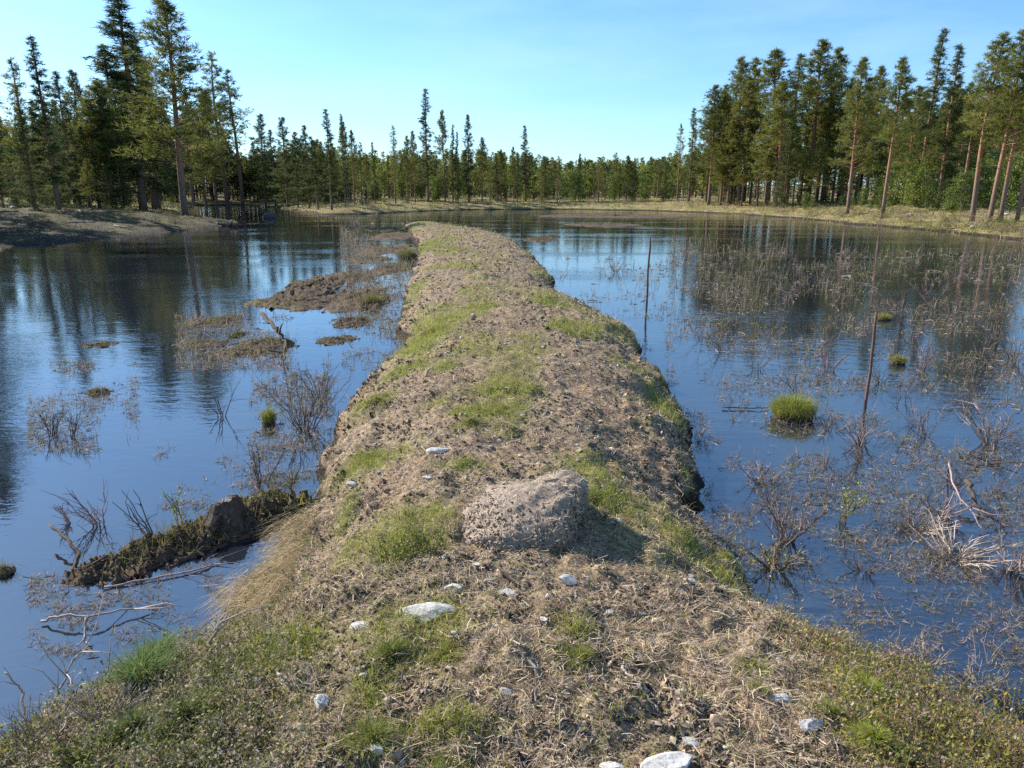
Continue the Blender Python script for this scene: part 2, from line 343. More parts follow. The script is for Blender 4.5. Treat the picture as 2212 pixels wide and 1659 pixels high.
# ------------------------------------------------------------------ ground sheet and water
def axis(a, b, step, far, g=1.07):
    core = list(np.arange(a, b + 1e-6, step)); hi, lo, s = [], [], step; v = core[-1]
    while v < far: s = s * g; v += s; hi.append(v)
    v, s = core[0], step
    while v > -far: s = s * g; v -= s; lo.append(v)
    return np.array(lo[::-1] + core + hi)
xs = axis(-3.2, 3.6, 0.028, 2400, 1.055)
ys = [1.2]
while ys[-1] < 2400:
    v = ys[-1]; ys.append(v + max(0.026, 0.0075 * v if v < 120 else 0.05 * v))
ys = np.array(list(np.arange(-3, 1.2, 0.12)) + ys)
GX, GY = np.meshgrid(xs, ys); gx, gy = GX.ravel(), GY.ravel()
gz = H(gx, gy)
nx, ny = len(xs), len(ys)
idx = (np.arange(ny - 1)[:, None] * nx + np.arange(nx - 1)[None]).ravel()
quads = np.stack([idx, idx + 1, idx + nx + 1, idx + nx], 1)
under = gz < -0.45
keep = ~(under[quads].all(1)); quads = quads[keep]
dmask = (dike_d(gx, gy) > -0.4).astype(float)
flat_ = sstep(-3, -12, gx) * (1 - 0.2 * sstep(36, 50, gy)) * (1 - sstep(66, 80, gy)) * sstep(6, 12, gy)
tint = np.stack([moss_mask(gx, gy), dmask, flat_], 1)
used = np.zeros(len(gx), bool); used[quads.ravel()] = True; remap = np.cumsum(used) - 1
gm = raw_mesh('ground', np.stack([gx, gy, gz], 1)[used], remap[quads], tint[used], True)
tag(link('ground', gm, M['ground']), kind='structure')
wm = raw_mesh('pond_water', [(-140, -12, 0), (140, -12, 0), (140, 130, 0), (-140, 130, 0)], [(0, 1, 2, 3)])
tag(link('pond_water', wm, M['water']), kind='structure')

# ------------------------------------------------------------------ trees
def tree_mesh(kind, seed, Ht=16.0):
    rng = np.random.default_rng(seed); tr, cr = MB(), MB()
    zs = np.linspace(-0.3, Ht, 14); sway = rng.normal(0, 0.05, 2); ph = rng.uniform(0, 6, 2)
    axx = lambda z: np.stack([sway[0] * z / 4 * np.sin(z / 5 + ph[0]), sway[1] * z / 4 * np.sin(z / 6 + ph[1]), z], -1)
    r0 = 0.20 if kind.startswith('pine') else 0.18
    tube(tr, axx(zs), r0 * np.clip(1.02 - zs / Ht, 0.03, 1) ** 0.75 + 0.012, sides=7)
    par = {'pine_high': (0.48, 2.1, 88, 10), 'pine_full': (0.27, 2.7, 125, 10), 'pine_sparse': (0.28, 2.4, 66, 8),
           'spruce': (0.08, 2.7, 170, 10), 'spruce_thin': (0.15, 1.75, 130, 8), 'spruce_low': (0.02, 3.1, 160, 10)}[kind]
    cb, Wd, nb, nt_ = par
    pine = kind.startswith('pine')
    for i in range(nb):
        t = (i + rng.uniform(0, 1)) / nb; t = t ** (0.9 if pine else 0.85)
        z = Ht * (cb + (1 - cb) * t * 0.985)
        if pine: prof = (math.sin(math.pi * min(1, 0.30 + 0.70 * t)) ** 0.7) * (0.55 + 0.45 * (1 - t)) + 0.05
        else: prof = (1 - t) ** 0.75 * (0.75 + 0.25 * math.sin(t * 40)) + 0.05
        L = Wd * prof * rng.uniform(0.55, 1.15)
        if not pine and t < 0.10: L *= 0.75
        az = rng.uniform(0, 2 * np.pi); el = (R_(rng.uniform(5, 40)) + 0.5 * t) if pine else R_(rng.uniform(-28, 5)) + 0.75 * t ** 2
        if pine and t < 0.2: el -= 0.3
        k = 5; s = np.linspace(0, 1, k)
        bend = (0.25 if pine else 0.30) * L * s ** 2
        base = axx(np.array([z]))[0]
        hor = L * s * math.cos(el)
        pts = np.stack([base[0] + hor * math.cos(az), base[1] + hor * math.sin(az), z + L * s * math.sin(el) + bend * (0.6 if pine else 0.7)], 1)
        pts[1:] += rng.normal(0, 0.04, (k - 1, 3)) * L
        tube(tr, pts, 0.035 * (L / Wd) * (1.05 - s) + 0.006, sides=3)
        nk = max(2, int(nt_ * (0.25 + L / Wd * 1.45)))
        ss = rng.uniform(0.22 if not pine else 0.38, 1.05, nk) ** 0.8
        ce = np.stack([np.interp(ss, s, pts[:, j]) for j in range(3)], 1)
        sprd = (0.06 + 0.17 * L) * (1.15 - 0.4 * ss)
        lat = rng.normal(0, 1, (nk, 3)); lat[:, 2] *= 0.35 if pine else 0.25
        if not pine: lat[:, 2] -= 0.35
        ce = ce + lat * sprd[:, None] * 1.05
        nn_ = 10; cc = np.repeat(ce, nn_, 0); n = len(cc)
        dirv = rng.normal(0, 1, (n, 3)); dirv[:, 2] = dirv[:, 2] * 0.6 + (0.45 if pine else -0.1)
        out_ = np.array((math.cos(az), math.sin(az), 0.1)); dirv += out_ * 0.8
        dirv /= np.linalg.norm(dirv, axis=1)[:, None]
        ln = rng.uniform(0.18, 0.52, n) * (1.0 if pine else 0.95)
        sd_ = np.cross(dirv, rng.normal(0, 1, (n, 3))); sd_ /= np.linalg.norm(sd_, axis=1)[:, None]; sd_ *= rng.uniform(0.016, 0.036, n)[:, None]
        c0 = cc + rng.normal(0, 0.05, (n, 3))
        V = np.stack([c0 - sd_, c0 + sd_, c0 + dirv * ln[:, None]], 1).reshape(-1, 3)
        T = np.arange(n * 3).reshape(-1, 3)
        g = rng.uniform(0.75, 1.25, (nk, 1)).repeat(nn_, 0)
        base_c = np.array((0.165, 0.172, 0.038)) if pine else np.array((0.088, 0.112, 0.034))
        C = base_c[None] * g * rng.uniform(0.85, 1.15, (n, 3)); cr.add(V, T, np.repeat(C, 3, 0))
    return tr.mesh('trunk', True), cr.mesh('crown')
def bush_mesh(seed, Ht=4.0, w=1.2, col=(0.14, 0.18, 0.035)):
    rng = np.random.default_rng(seed); tr, cr = MB(), MB()
    for k in range(5):
        a = rng.uniform(0, 6.3); s = np.linspace(0, 1, 5); hh = Ht * rng.uniform(.7, 1)
        pts = np.stack([np.cos(a) * w * .45 * s ** 1.4, np.sin(a) * w * .45 * s ** 1.4, hh * s - 0.1], 1); pts[1:] += rng.normal(0, .05, (4, 3))
        tube(tr, pts, 0.03 * (1.1 - s), (0.5, 0.42, 0.36), 4)
        nk = 60; ss = rng.uniform(.15, 1.05, nk); ce = np.stack([np.interp(ss, s, pts[:, j]) for j in range(3)], 1)
        ce += rng.normal(0, 1, (nk, 3)) * (w * .30 * np.sin(np.pi * np.clip(ss, .1, .93)) + .08)[:, None] * (1, 1, .7)
        n = nk * 9; cc = np.repeat(ce, 9, 0) + rng.normal(0, .11, (n, 3)); d = rng.normal(0, 1, (n, 3)); d /= np.linalg.norm(d, axis=1)[:, None]
        e = np.cross(d, rng.normal(0, 1, (n, 3))); e /= np.linalg.norm(e, axis=1)[:, None]; sz_ = rng.uniform(.04, .085, n)[:, None]
        V = np.stack([cc - d * sz_, cc + e * sz_ * .7, cc + d * sz_, cc - e * sz_ * .7], 1).reshape(-1, 3); q = np.arange(n) * 4
        T = np.concatenate([np.stack([q, q + 1, q + 2], 1), np.stack([q, q + 2, q + 3], 1)])
        C = np.array(col)[None] * rng.uniform(.7, 1.3, (n, 1)) * rng.uniform(.9, 1.1, (n, 3)); cr.add(V, T, np.repeat(C, 4, 0))
    return tr.mesh('trunk', True), cr.mesh('crown')
KINDS = {k: [tree_mesh(k, 100 * i + j) for j in range(n)] for i, (k, n) in enumerate(
    [('pine_high', 4), ('pine_full', 3), ('pine_sparse', 3), ('spruce', 3), ('spruce_thin', 3), ('spruce_low', 2)])}
KINDS['birch'] = [bush_mesh(900 + j) for j in range(3)]
KINDS['heath'] = [bush_mesh(950 + j, 4.0, 4.2, c_) for j, c_ in enumerate([(0.17, 0.15, 0.04), (0.24, 0.17, 0.09), (0.13, 0.14, 0.035), (0.28, 0.21, 0.14)])]
HT = {'birch': 4.0, 'heath': 4.0}
tcount = [0]
def tree(kind, X, Y, height, label, group=None, wide=1.0, z=None):
    k = tcount[0]; tcount[0] += 1
    tm, cm = KINDS[kind][k % len(KINDS[kind])]
    name = {'p': 'pine_tree', 's': 'spruce_tree', 'b': 'birch_sapling', 'h': 'heath_shrub'}[kind[0]]
    z = Hp(X, Y) if z is None else z
    e = empty(name, (X, Y, z - 0.05), (k * 2.399) % 6.283); s = height / HT.get(kind, 16.0); wide = wide * (1.18 if kind not in ('birch', 'heath') else 1); e.scale = (s * wide, s * wide, s)
    link('trunk', tm, M['bark'] if kind not in ('birch', 'heath') else M['wood'], e); link('crown', cm, M['needles'] if kind not in ('birch', 'heath') else M['leaf'], e)
    return tag(e, label, {'b': 'sapling', 'h': 'shrub'}.get(kind[0], 'tree'), group)
def tree_px(kind, tx, ty, by, label, group=None, wide=1.0, depth=None):
    """tree by the pixel of its top; its distance comes from where the foot meets the bank"""
    bx = tx + (CX - tx) * (by - ty) / (6600 - ty)
    Y = hit(bx, by)[1] if depth is None else depth
    d = ray(tx, ty); X, zt = d[0] / d[1] * Y, CAMZ + d[2] / d[1] * Y
    return tree(kind, X, Y, zt - Hp(X, Y), label, group, wide)
# left shore, from the frame's edge to the gap over the far bank
for a in [
    ('pine_sparse', 22, 122, 452, 'thin open-crowned pine at the left edge of the picture, knobbly leader', 0.9),
    ('spruce_thin', 66, 72, 455, 'slender pointed spruce, second tree from the left edge, tallest of the left corner', 1.0),
    ('spruce', 118, 150, 448, 'short spruce with a thin double-spiked top between slender spruce and tall left pines', 0.9),
    ('pine_full', 150, 150, 446, 'ragged pine just left of the broad dark tree group on the left shore', 0.8),
    ('pine_full', 205, 175, 450, 'bushy pine leaning against the left flank of the tallest broad conifer', 1.4),
    ('spruce', 250, -12, 455, 'tall broad dark conifer with pointed top reaching the upper picture edge at left', 1.55),
    ('pine_full', 268, 150, 448, 'dense dark pine standing right behind the tall broad conifer on the left shore', 1.3),
    ('pine_full', 345, -10, 467, 'tall loose pine with leaning dark trunk at the tip of the left spit', 1.12),
    ('spruce', 222, 92, 452, 'dark conifer whose top shows left of the tall broad conifer', 1.3),
    ('spruce', 286, 66, 452, 'dark conifer top filling the notch between the two tallest left trees', 1.2),
    ('pine_full', 308, 165, 450, 'dark pine crown under the left branches of the tall spit pine', 1.2),
    ('pine_full', 182, 212, 450, 'low bushy pine at the left foot of the broad dark tree group', 1.2),
    ('spruce_low', 92, 212, 452, 'broad low spruce in front of the slender pointed spruce', 1.0),
    ('spruce_low', 38, 232, 454, 'broad low spruce at the left picture edge below the open-crowned pine', 1.0),
    ('pine_full', 392, 205, 450, 'dark pine close right of the tall spit pine stem', 0.9),
    ('pine_full', 442, 195, 446, 'dense pine crown behind the open see-through pine', 0.9),
    ('pine_sparse', 458, 112, 444, 'open see-through pine with rounded top right of the tall spit pine', 1.0),
    ('pine_sparse', 496, 148, 444, 'lopsided pine with side branches to the right, last tall one of the left stand', 1.0),
    ('pine_full', 425, 250, 446, 'low dark pine in the gap between the tall spit pine and the open pine', 0.9),
    ('spruce', 557, 243, 446, 'dark spruce, first of the row of small spires past the left stand', 1.0),
    ('spruce', 582, 278, 447, 'short dark spruce, second spire of the row past the left stand', 0.95),
    ('spruce', 607, 250, 448, 'dark spruce, third and highest spire of the row past the left stand', 1.05),
    ('spruce', 632, 282, 449, 'dark spruce, fourth spire of the row past the left stand', 0.95),
    ('spruce', 656, 268, 450, 'dark spruce, fifth spire of the row past the left stand', 0.95),
    ('spruce_thin', 676, 292, 452, 'small dark spruce, last spire of the row past the left stand', 1.1),
    ('spruce_thin', 703, 232, 455, 'narrow tall spruce with needle-like tip where the left row meets the far bank', 0.9),
    # far bank
    ('spruce_thin', 735, 243, 448, 'thin pointed conifer, leftmost of the far bank trees', 0.9),
    ('pine_high', 742, 262, 446, 'bare-stemmed thin pine beside the leftmost far bank conifer', 0.8),
    ('pine_high', 758, 280, 444, 'thin pine with bare stem, third tree of the far bank from the left', 0.8),
    ('pine_sparse', 776, 305, 444, 'short pine with feathery crown, fourth tree of the far bank from the left', 0.9),
    ('spruce_thin', 804, 305, 441, 'small pointed conifer left of the open round-topped far bank pine', 1.0),
    ('pine_sparse', 848, 270, 440, 'open round-topped pine standing alone on the left far bank', 0.85),
    ('pine_full', 876, 292, 439, 'leafy pine left of the tallest far bank spruce', 0.8),
    ('pine_full', 892, 282, 438, 'bushy pine touching the left side of the tallest far bank spruce', 0.8),
    ('spruce_thin', 918, 188, 438, 'tallest spruce of the far bank with a long pointed top', 1.15),
    ('pine_high', 957, 237, 437, 'slim pine with tufted top right of the tallest far bank spruce', 0.8),
    ('spruce_thin', 975, 266, 437, 'very thin conifer between the tufted pine and the broad far spruce', 0.8),
    ('spruce_thin', 987, 282, 437, 'very thin low conifer left of the broad far spruce', 0.8),
    ('spruce', 1010, 245, 437, 'broad pointed spruce, second tallest of the middle far bank', 0.95),
    ('pine_full', 1040, 296, 436, 'round bushy pine right of the broad far spruce', 1.1),
    ('pine_full', 1082, 322, 435, 'low pine top in the middle of the far wood', 1.0),
    ('pine_full', 1110, 316, 435, 'small pine just left of the lone pointed spruce over the far wood', 0.8),
    ('spruce_thin', 1136, 268, 435, 'lone pointed spruce rising over the middle of the far wood', 1.25),
    ('spruce', 1252, 330, 433, 'small dark spruce spire standing out of the low far wood', 0.9),
    ('spruce', 1340, 342, 433, 'tiny dark spire between the lone spruces of the far wood and the right stand', 0.8),
    ('pine_sparse', 1472, 266, 436, 'thin faint pine top at the left foot of the right stand', 0.8),
    ('spruce_thin', 1500, 230, 436, 'open narrow spruce left of the tall right stand', 1.2),
    # right stand
    ('pine_full', 1540, 232, 436, 'low pine at the left shoulder of the right stand', 0.9),
    ('pine_full', 1572, 182, 438, 'mid-height pine forming the sloping left edge of the right stand', 0.9),
    ('pine_full', 1602, 122, 441, 'tall round-headed pine, first big crown of the right stand', 0.9),
    ('pine_high', 1632, 125, 436, 'narrow pine close behind the first big crown of the right stand', 0.9),
    ('pine_high', 1686, 105, 444, 'tall pine with a thick lit orange trunk in the right stand', 1.05),
    ('spruce_thin', 1730, 112, 434, 'thin pointed conifer right of the thick orange trunk', 1.1),
    ('pine_high', 1781, 85, 436, 'highest broad-crowned pine of the right stand, orange stem showing', 1.1),
    ('pine_full', 1816, 102, 434, 'dense pointed pine touching the highest broad crown of the right stand', 0.85),
    ('pine_full', 1870, 122, 464, 'dense yellow-green pine with its foot forward on the right bank', 0.8),
    ('pine_high', 1905, 142, 440, 'ragged pine between the yellow-green pine and the next pointed crown', 0.8),
    ('pine_high', 1951, 122, 474, 'pointed-crown pine with a bare forward stem on the right bank', 0.8),
    ('pine_full', 1990, 185, 446, 'dark lower pine under the two thin spires at right', 0.9),
    ('spruce_thin', 2036, 58, 448, 'thin tall conifer spire, highest at right, knobbly and bluish', 0.95),
    ('spruce_thin', 2079, 88, 450, 'second thin spire right of the highest one', 1.0),
    ('pine_full', 2062, 200, 448, 'broad green pine below the second thin spire', 0.9),
    ('pine_high', 2118, 180, 452, 'short pine with a bare stem left of the leaning bank pine', 0.9),
    ('pine_high', 2166, 68, 480, 'tall bare-stemmed pine leaning right at the near right bank', 0.95),
    ('pine_sparse', 2208, 62, 482, 'pine at the right edge of the picture with thin bare stem', 0.9),
    ('pine_high', 2235, 40, 480, 'pine cut by the right edge, orange stem at the rim', 0.9),
    ('pine_high', 2260, 120, 478, 'pine outside the right rim seen by its lower stem', 0.9)]:
    tree_px(a[0], a[1], a[2], a[3], a[4], wide=a[5] * (0.72 if 730 < a[1] < 1510 else 1.0))
# a tall tree on the left shore beyond the frame: the photo shows its mirror image in the water
tree('spruce', -31.0, 40.0, 16.5, 'tall dark conifer mirrored in the water at the left picture edge', wide=1.5)
tree('pine_full', -36.0, 44.0, 15.5, 'dark pine beyond the left picture edge behind the mirrored conifer', wide=1.3)
tree('spruce', -42, 52.0, 17.0, 'second dark conifer beyond the left picture edge')
# fill of the stands, rows behind the front trees
rnd = random.Random(4)
def fill(n, x0, x1, d0, d1, kinds, top0, top1, label, group, wide=1.0):
    for i in range(n):
        px = x0 + (x1 - x0) * (i + rnd.random()) / n; f = rnd.random(); Y = d0 + (d1 - d0) * f
        ty = rnd.uniform(*(top0 if callable(top0) is False else top0(px)))
        d = ray(px, ty)
        for _ in range(40):                                     # keep every foot on dry land
            if sdf(SHORE, np.array([d[0] / d[1] * Y]), np.array([Y]))[0] > 5: break
            Y += 2.0
        X, zt = d[0] / d[1] * Y, CAMZ + d[2] / d[1] * Y
        tree(rnd.choice(kinds), X, Y, max(2.5, zt - Hp(X, Y)), label, group, wide * rnd.uniform(.85, 1.2))
fill(26, -140, 480, 60, 84, ['pine_full', 'spruce', 'spruce_low', 'pine_full'], (200, 290), 0, 'dark conifer packed among others behind the front trees of the left shore', 'dark conifers packed behind the left shore')
fill(16, -100, 400, 56, 68, ['spruce_low', 'spruce_low', 'pine_full'], (290, 370), 0, 'young low conifer growing under the tall trees of the left shore', 'young conifers under the left trees')
fill(24, 480, 730, 82, 105, ['spruce', 'spruce_low', 'pine_full'], (295, 340), 0, 'dark conifer in the dense row behind the spires at the far left bank', 'dark conifers behind the left spires')
fill(34, 1540, 2260, 76, 98, ['pine_full', 'pine_high', 'pine_full'], (165, 260), 0, 'tall pine inside the right stand behind the front stems', 'pines inside the right stand')
fill(26, 1560, 2260, 70, 92, ['pine_high', 'spruce_low', 'pine_full'], (255, 330), 0, 'shorter conifer filling the right stand between the stems', 'shorter conifers inside the right stand')
fill(26, 760, 1480, 96, 112, ['pine_sparse', 'pine_high', 'spruce_thin'], (328, 352), 0, 'slim young pine at the front edge of the low far wood', 'slim young pines before the far wood', 0.9)
fill(26, 1560, 2260, 84, 104, ['spruce_low', 'pine_full', 'spruce_low'], (330, 385), 0, 'low dark young conifer in the shade deep inside the right stand', 'young conifers deep inside the right stand', 1.5)
fill(20, -100, 700, 78, 104, ['spruce_low', 'pine_full', 'spruce_low'], (330, 380), 0, 'low dark young conifer in the shade deep behind the left shore trees', 'young conifers deep behind the left shore', 1.5)
# young birches and bright saplings at the foot of the woods
def sap(n, x0, x1, by0, by1, h0, h1, label, group, kind='birch'):
    for i in range(n):
        px = x0 + (x1 - x0) * (i + rnd.random()) / n; g = hit(px, rnd.uniform(by0, by1))
        tree(kind, g[0], g[1], rnd.uniform(h0, h1), label, group, 1.1, g[2])
sap(18, 1880, 2225, 440, 462, 2.0, 4.6, 'bright green leafy sapling at the foot of the right stand', 'leafy saplings under the right stand')
sap(9, 1700, 1930, 440, 458, 1.0, 2.2, 'small yellow-green sapling on the right bank before the stems', 'yellow-green saplings on the right bank')
sap(20, 740, 1480, 431, 435, 2.6, 5.0, 'light green birch sapling at the foot of the far wood', 'birch saplings under the far wood')
sap(8, 20, 400, 440, 452, 1.4, 3.4, 'sunlit yellow-green sapling under the dark left trees', 'sunlit saplings under the left trees')

def bank_shrubs(n, x0, x1, label, group):
    for i in range(n):
        px = x0 + (x1 - x0) * (i + rnd.random()) / n
        sy = float(np.interp(px, [p[0] for p in shore[17:]], [p[1] for p in shore[17:]])); g = hit(px, sy - rnd.uniform(3, 24)); tree('heath', g[0], g[1], rnd.uniform(.35, 1.0), label, group, 1.0, g[2])
bank_shrubs(48, 1500, 2230, 'low olive and rust heath shrub on the right bank', 'heath shrubs along the right bank')
bank_shrubs(26, 730, 1500, 'low tawny heath shrub on the far bank', 'heath shrubs along the far bank')
sap(22, 5, 470, 452, 492, .3, .75, 'low dark heath shrub on the brown left shore', 'heath shrubs on the left shore', 'heath')
# low far wood across the middle, one mass of young trees
def far_wood():
    rng = np.random.default_rng(77); tr, cr = MB(), MB()
    for i in range(1700):
        px = (rng.uniform(-700, 2900), rng.uniform(700, 1560), rng.uniform(-300, 720))[i % 3]; Y = rng.uniform(112, 190); X = (px - CX) / F2 * Y * 1.02; z0 = Hp(X, Y)
        ht = rng.uniform(3.6, 7.4) * (Y / 125) ** 0.9 * (1 - 0.16 * sstep(1130, 1180, px) * (1 - sstep(1400, 1450, px)) + 0.55 * sstep(1450, 1700, px) + 0.7 * sstep(560, 420, px))
        if sdf(SHORE, np.array([X]), np.array([Y]))[0] < 6: continue
        pine = rng.random() < 0.55
        tube(tr, [(X, Y, z0 - .2), (X + .1, Y, z0 + ht * .5), (X, Y, z0 + ht)], [.11, .08, .02], sides=4)
        n = 260; t = rng.uniform(0, 1, n) ** 0.8; w = 1.0 * (1 - t) ** .7 * rng.uniform(.9, 1.3) + .12
        a = rng.uniform(0, 6.283, n); rr = np.sqrt(rng.uniform(.05, 1, n)) * w
        c = np.stack([X + rr * np.cos(a), Y + rr * np.sin(a), z0 + ht * ((.30 if pine else .06) + (.70 if pine else .94) * t) * 1.01], 1)
        dv = rng.normal(0, 1, (n, 3)); dv[:, :2] += np.stack([np.cos(a), np.sin(a)], 1); dv /= np.linalg.norm(dv, axis=1)[:, None]; e = np.cross(dv, rng.normal(0, 1, (n, 3))); e /= np.linalg.norm(e, axis=1)[:, None]
        ln = rng.uniform(.3, .6, n)[:, None]
        V = np.stack([c - e * .10, c + e * .10, c + dv * ln], 1).reshape(-1, 3)
        base = np.array((.150, .165, .040)) if pine else np.array((.100, .125, .036))
        if rng.random() < 0.22: base = np.array((.22, .24, .045))
        cr.add(V, np.arange(n * 3).reshape(-1, 3), np.repeat(base[None] * rng.uniform(.7, 1.3, (n, 1)), 3, 0))
    root = cr.build('distant_wood', M['needles']); tag(root, 'low dense wood of young trees closing the far side of the pond', 'wood', kind='stuff')
    st = tr.build('stems', M['bark'], root); st['kind'] = 'stuff'
far_wood()

# ------------------------------------------------------------------ ground cover on the dike (uncountable)
rng = np.random.default_rng(11)
def dike_points(n, rmin=1.3, rmax=48, dmin=0.02):
    r = np.exp(rng.uniform(math.log(rmin), math.log(rmax), n)); a = rng.uniform(R_(-58), R_(56), n)
    x, y = r * np.sin(a), r * np.cos(a); d = dike_d(x, y); k = d > dmin
    return x[k], y[k], d[k], r[k]
def pick(cols, n, var=0.2):
    c = np.array(cols)[rng.integers(0, len(cols), n)]; return c * rng.uniform(1 - var, 1 + var, (n, 1))
# crumbs and clods of dry peat
x, y, d, r = dike_points(330000); mo = moss_mask(x, y); cl = fbm(x * 3.2, y * 3.2, 91, 3)
k = (rng.random(len(x)) < np.clip((cl - 0.34) * 3.2, 0.05, 1)) & (rng.random(len(x)) > mo * 0.8)
x, y, d, r = x[k], y[k], d[k], r[k]; n = len(x)
S = rng.gamma(1.6, 0.0024, n) * np.maximum(1, r / 3.6) ** 0.85 + 0.0022; S = np.minimum(S, 0.045)
S *= np.where(d < 0.25, 1.3, 1.0)
C = pick([(0.33, 0.252, 0.178), (0.22, 0.167, 0.118), (0.43, 0.34, 0.24), (0.10, 0.074, 0.056), (0.065, 0.05, 0.04), (0.05, 0.037, 0.03), (0.15, 0.108, 0.08), (0.27, 0.205, 0.138), (0.37, 0.29, 0.22)], n, 0.3)
C[d < 0.16] *= 0.5
mb = MB(); clods(mb, np.stack([x, y, H(x, y) + S * 0.25], 1), S, C, rng, 0.7)
tag(mb.build('peat_crumbs', M['soil']), 'loose brown peat crumbs strewn all over the dike', 'soil', kind='stuff'); print('clods', n)
# straw, dead stems
x, y, d, r = dike_points(260000); mo = moss_mask(x, y); st = fbm(x * 1.9, y * 1.9, 55, 3)
k = rng.random(len(x)) < np.clip((st - 0.30) * 3.2, 0.08, 1); x, y, d, r = x[k], y[k], d[k], r[k]; n = len(x)
sc_ = np.maximum(1, r / 4.0) ** 0.75
L = rng.gamma(3, 0.016, n) * sc_ + 0.015; W = rng.uniform(0.0011, 0.0032, n) * sc_
C = pick([(0.54, 0.41, 0.25), (0.44, 0.32, 0.19), (0.62, 0.50, 0.34), (0.30, 0.21, 0.15), (0.48, 0.37, 0.29), (0.16, 0.115, 0.09)], n, 0.25)
mb = MB(); litter(mb, np.stack([x, y, H(x, y) + 0.012 * sc_], 1), L, W, C, rng, 0.3)
tag(mb.build('straw_litter', M['straw']), 'dry straw and dead stems scattered over the dike', 'straw', kind='stuff'); print('litter', n)
# short grass and moss in the green patches, dry grass between
x, y, d, r = dike_points(600000); mo = moss_mask(x, y)
k = rng.random(len(x)) < np.clip(mo * 1.2 - 0.06, 0.13 + 0.12 * sstep(.4, .7, fbm(x * 5, y * 5, 44, 3)), 1); x, y, d, r, mo = x[k], y[k], d[k], r[k], mo[k]; n = len(x)
sc_ = np.maximum(1, r / 4.0) ** 0.72
L = rng.gamma(4, 0.011, n) * (0.55 + 0.7 * mo) * sc_ ** 0.8 + 0.012; W = rng.uniform(0.0018, 0.0040, n) * sc_
hue = fbm(x * 1.1, y * 1.1, 66, 2)[:, None]
C = (np.array((0.165, 0.205, 0.030))[None] * (1 - hue) + np.array((0.38, 0.37, 0.055))[None] * hue) * rng.uniform(0.7, 1.35, (n, 1))
dryk = rng.random(n) < np.where(mo < .2, .45, .2); C[dryk] = pick([(0.42, 0.34, 0.17), (0.34, 0.26, 0.14)], dryk.sum())
mb = MB(); blades(mb, np.stack([x, y, H(x, y) - 0.004], 1), L, W, rng.uniform(0, 6.283, n), rng.uniform(0.05, 0.75, n), rng.uniform(0.1, 0.7, n), C, rng)
tag(mb.build('short_grass', M['grass']), 'short yellow-green grass in patches on the dike', 'grass', kind='stuff'); print('grass', n)
# rough dry fringe hanging over the bank edges
x, y, d, r = dike_points(260000, dmin=-0.08); k = (d < 0.20) & (rng.random(len(x)) < 0.15 + 0.8 * sstep(.4, .62, fbm(x * 2.5, y * 2.5, 97, 3))); x, y, d, r = x[k], y[k], d[k], r[k]; n = len(x)
sc_ = np.maximum(1, r / 4.0) ** 0.7
C = pick([(0.30, 0.22, 0.12), (0.20, 0.15, 0.09), (0.42, 0.32, 0.18), (0.16, 0.17, 0.04), (0.10, 0.075, 0.05), (0.12, 0.085, 0.06)], n)
mb = MB(); blades(mb, np.stack([x, y, np.maximum(H(x, y), 0) - 0.005], 1), rng.gamma(4, 0.013, n) * sc_ ** 0.7, rng.uniform(.002, .0045, n) * sc_, rng.uniform(0, 6.283, n), rng.uniform(.2, 1.1, n), rng.uniform(0.1, .8, n), C, rng)
tag(mb.build('bank_fringe', M['grass']), 'ragged dry grass fringe along the water edges of the dike', 'grass', kind='stuff'); print('fringe', n)
# grass and heath of the shores around the pond
def shore_points(n, smax=16):
    r = np.exp(rng.uniform(math.log(14), math.log(115), n)); a = rng.uniform(R_(-46), R_(44), n); x, y = r * np.sin(a), r * np.cos(a)
    s = sdf(SHORE, x, y); k = (s > -0.3) & (s < smax); return x[k], y[k], s[k], r[k]
x, y, s, r = shore_points(170000); n = len(x); left = sstep(-3, -12, x) * (1 - 0.15 * sstep(36, 50, y)) * (1 - sstep(66, 80, y))
hue = fbm(x * .35, y * .35, 15, 3)
C = np.where((hue < 0.46)[:, None], pick([(0.42, 0.33, 0.15), (0.34, 0.25, 0.13), (0.46, 0.34, 0.22)], n), pick([(0.19, 0.20, 0.04), (0.14, 0.15, 0.035), (0.30, 0.26, 0.07)], n))
C = np.where((rng.random(n) < left * .85)[:, None], pick([(0.07, 0.055, 0.03), (0.11, 0.085, 0.045), (0.045, 0.036, 0.025), (0.20, 0.155, 0.08), (0.10, 0.10, 0.035)], n), C)
L = rng.gamma(4, 0.05, n) * (0.6 + 0.008 * r) * (1 - .6 * left); z = H(x, y); k = z > -0.02
x, y, z, L, C, r = x[k], y[k], z[k], L[k], C[k], r[k]; n = len(x)
mb = MB(); blades(mb, np.stack([x, y, z - .02], 1), L, 0.00055 * r + .01, rng.uniform(0, 6.283, n), rng.uniform(0, .8, n), rng.uniform(.1, .7, n), C, rng)
tag(mb.build('shore_grass', M['grass']), 'tawny and olive grass along the shores of the pond', 'grass', kind='stuff'); print('shore', n)

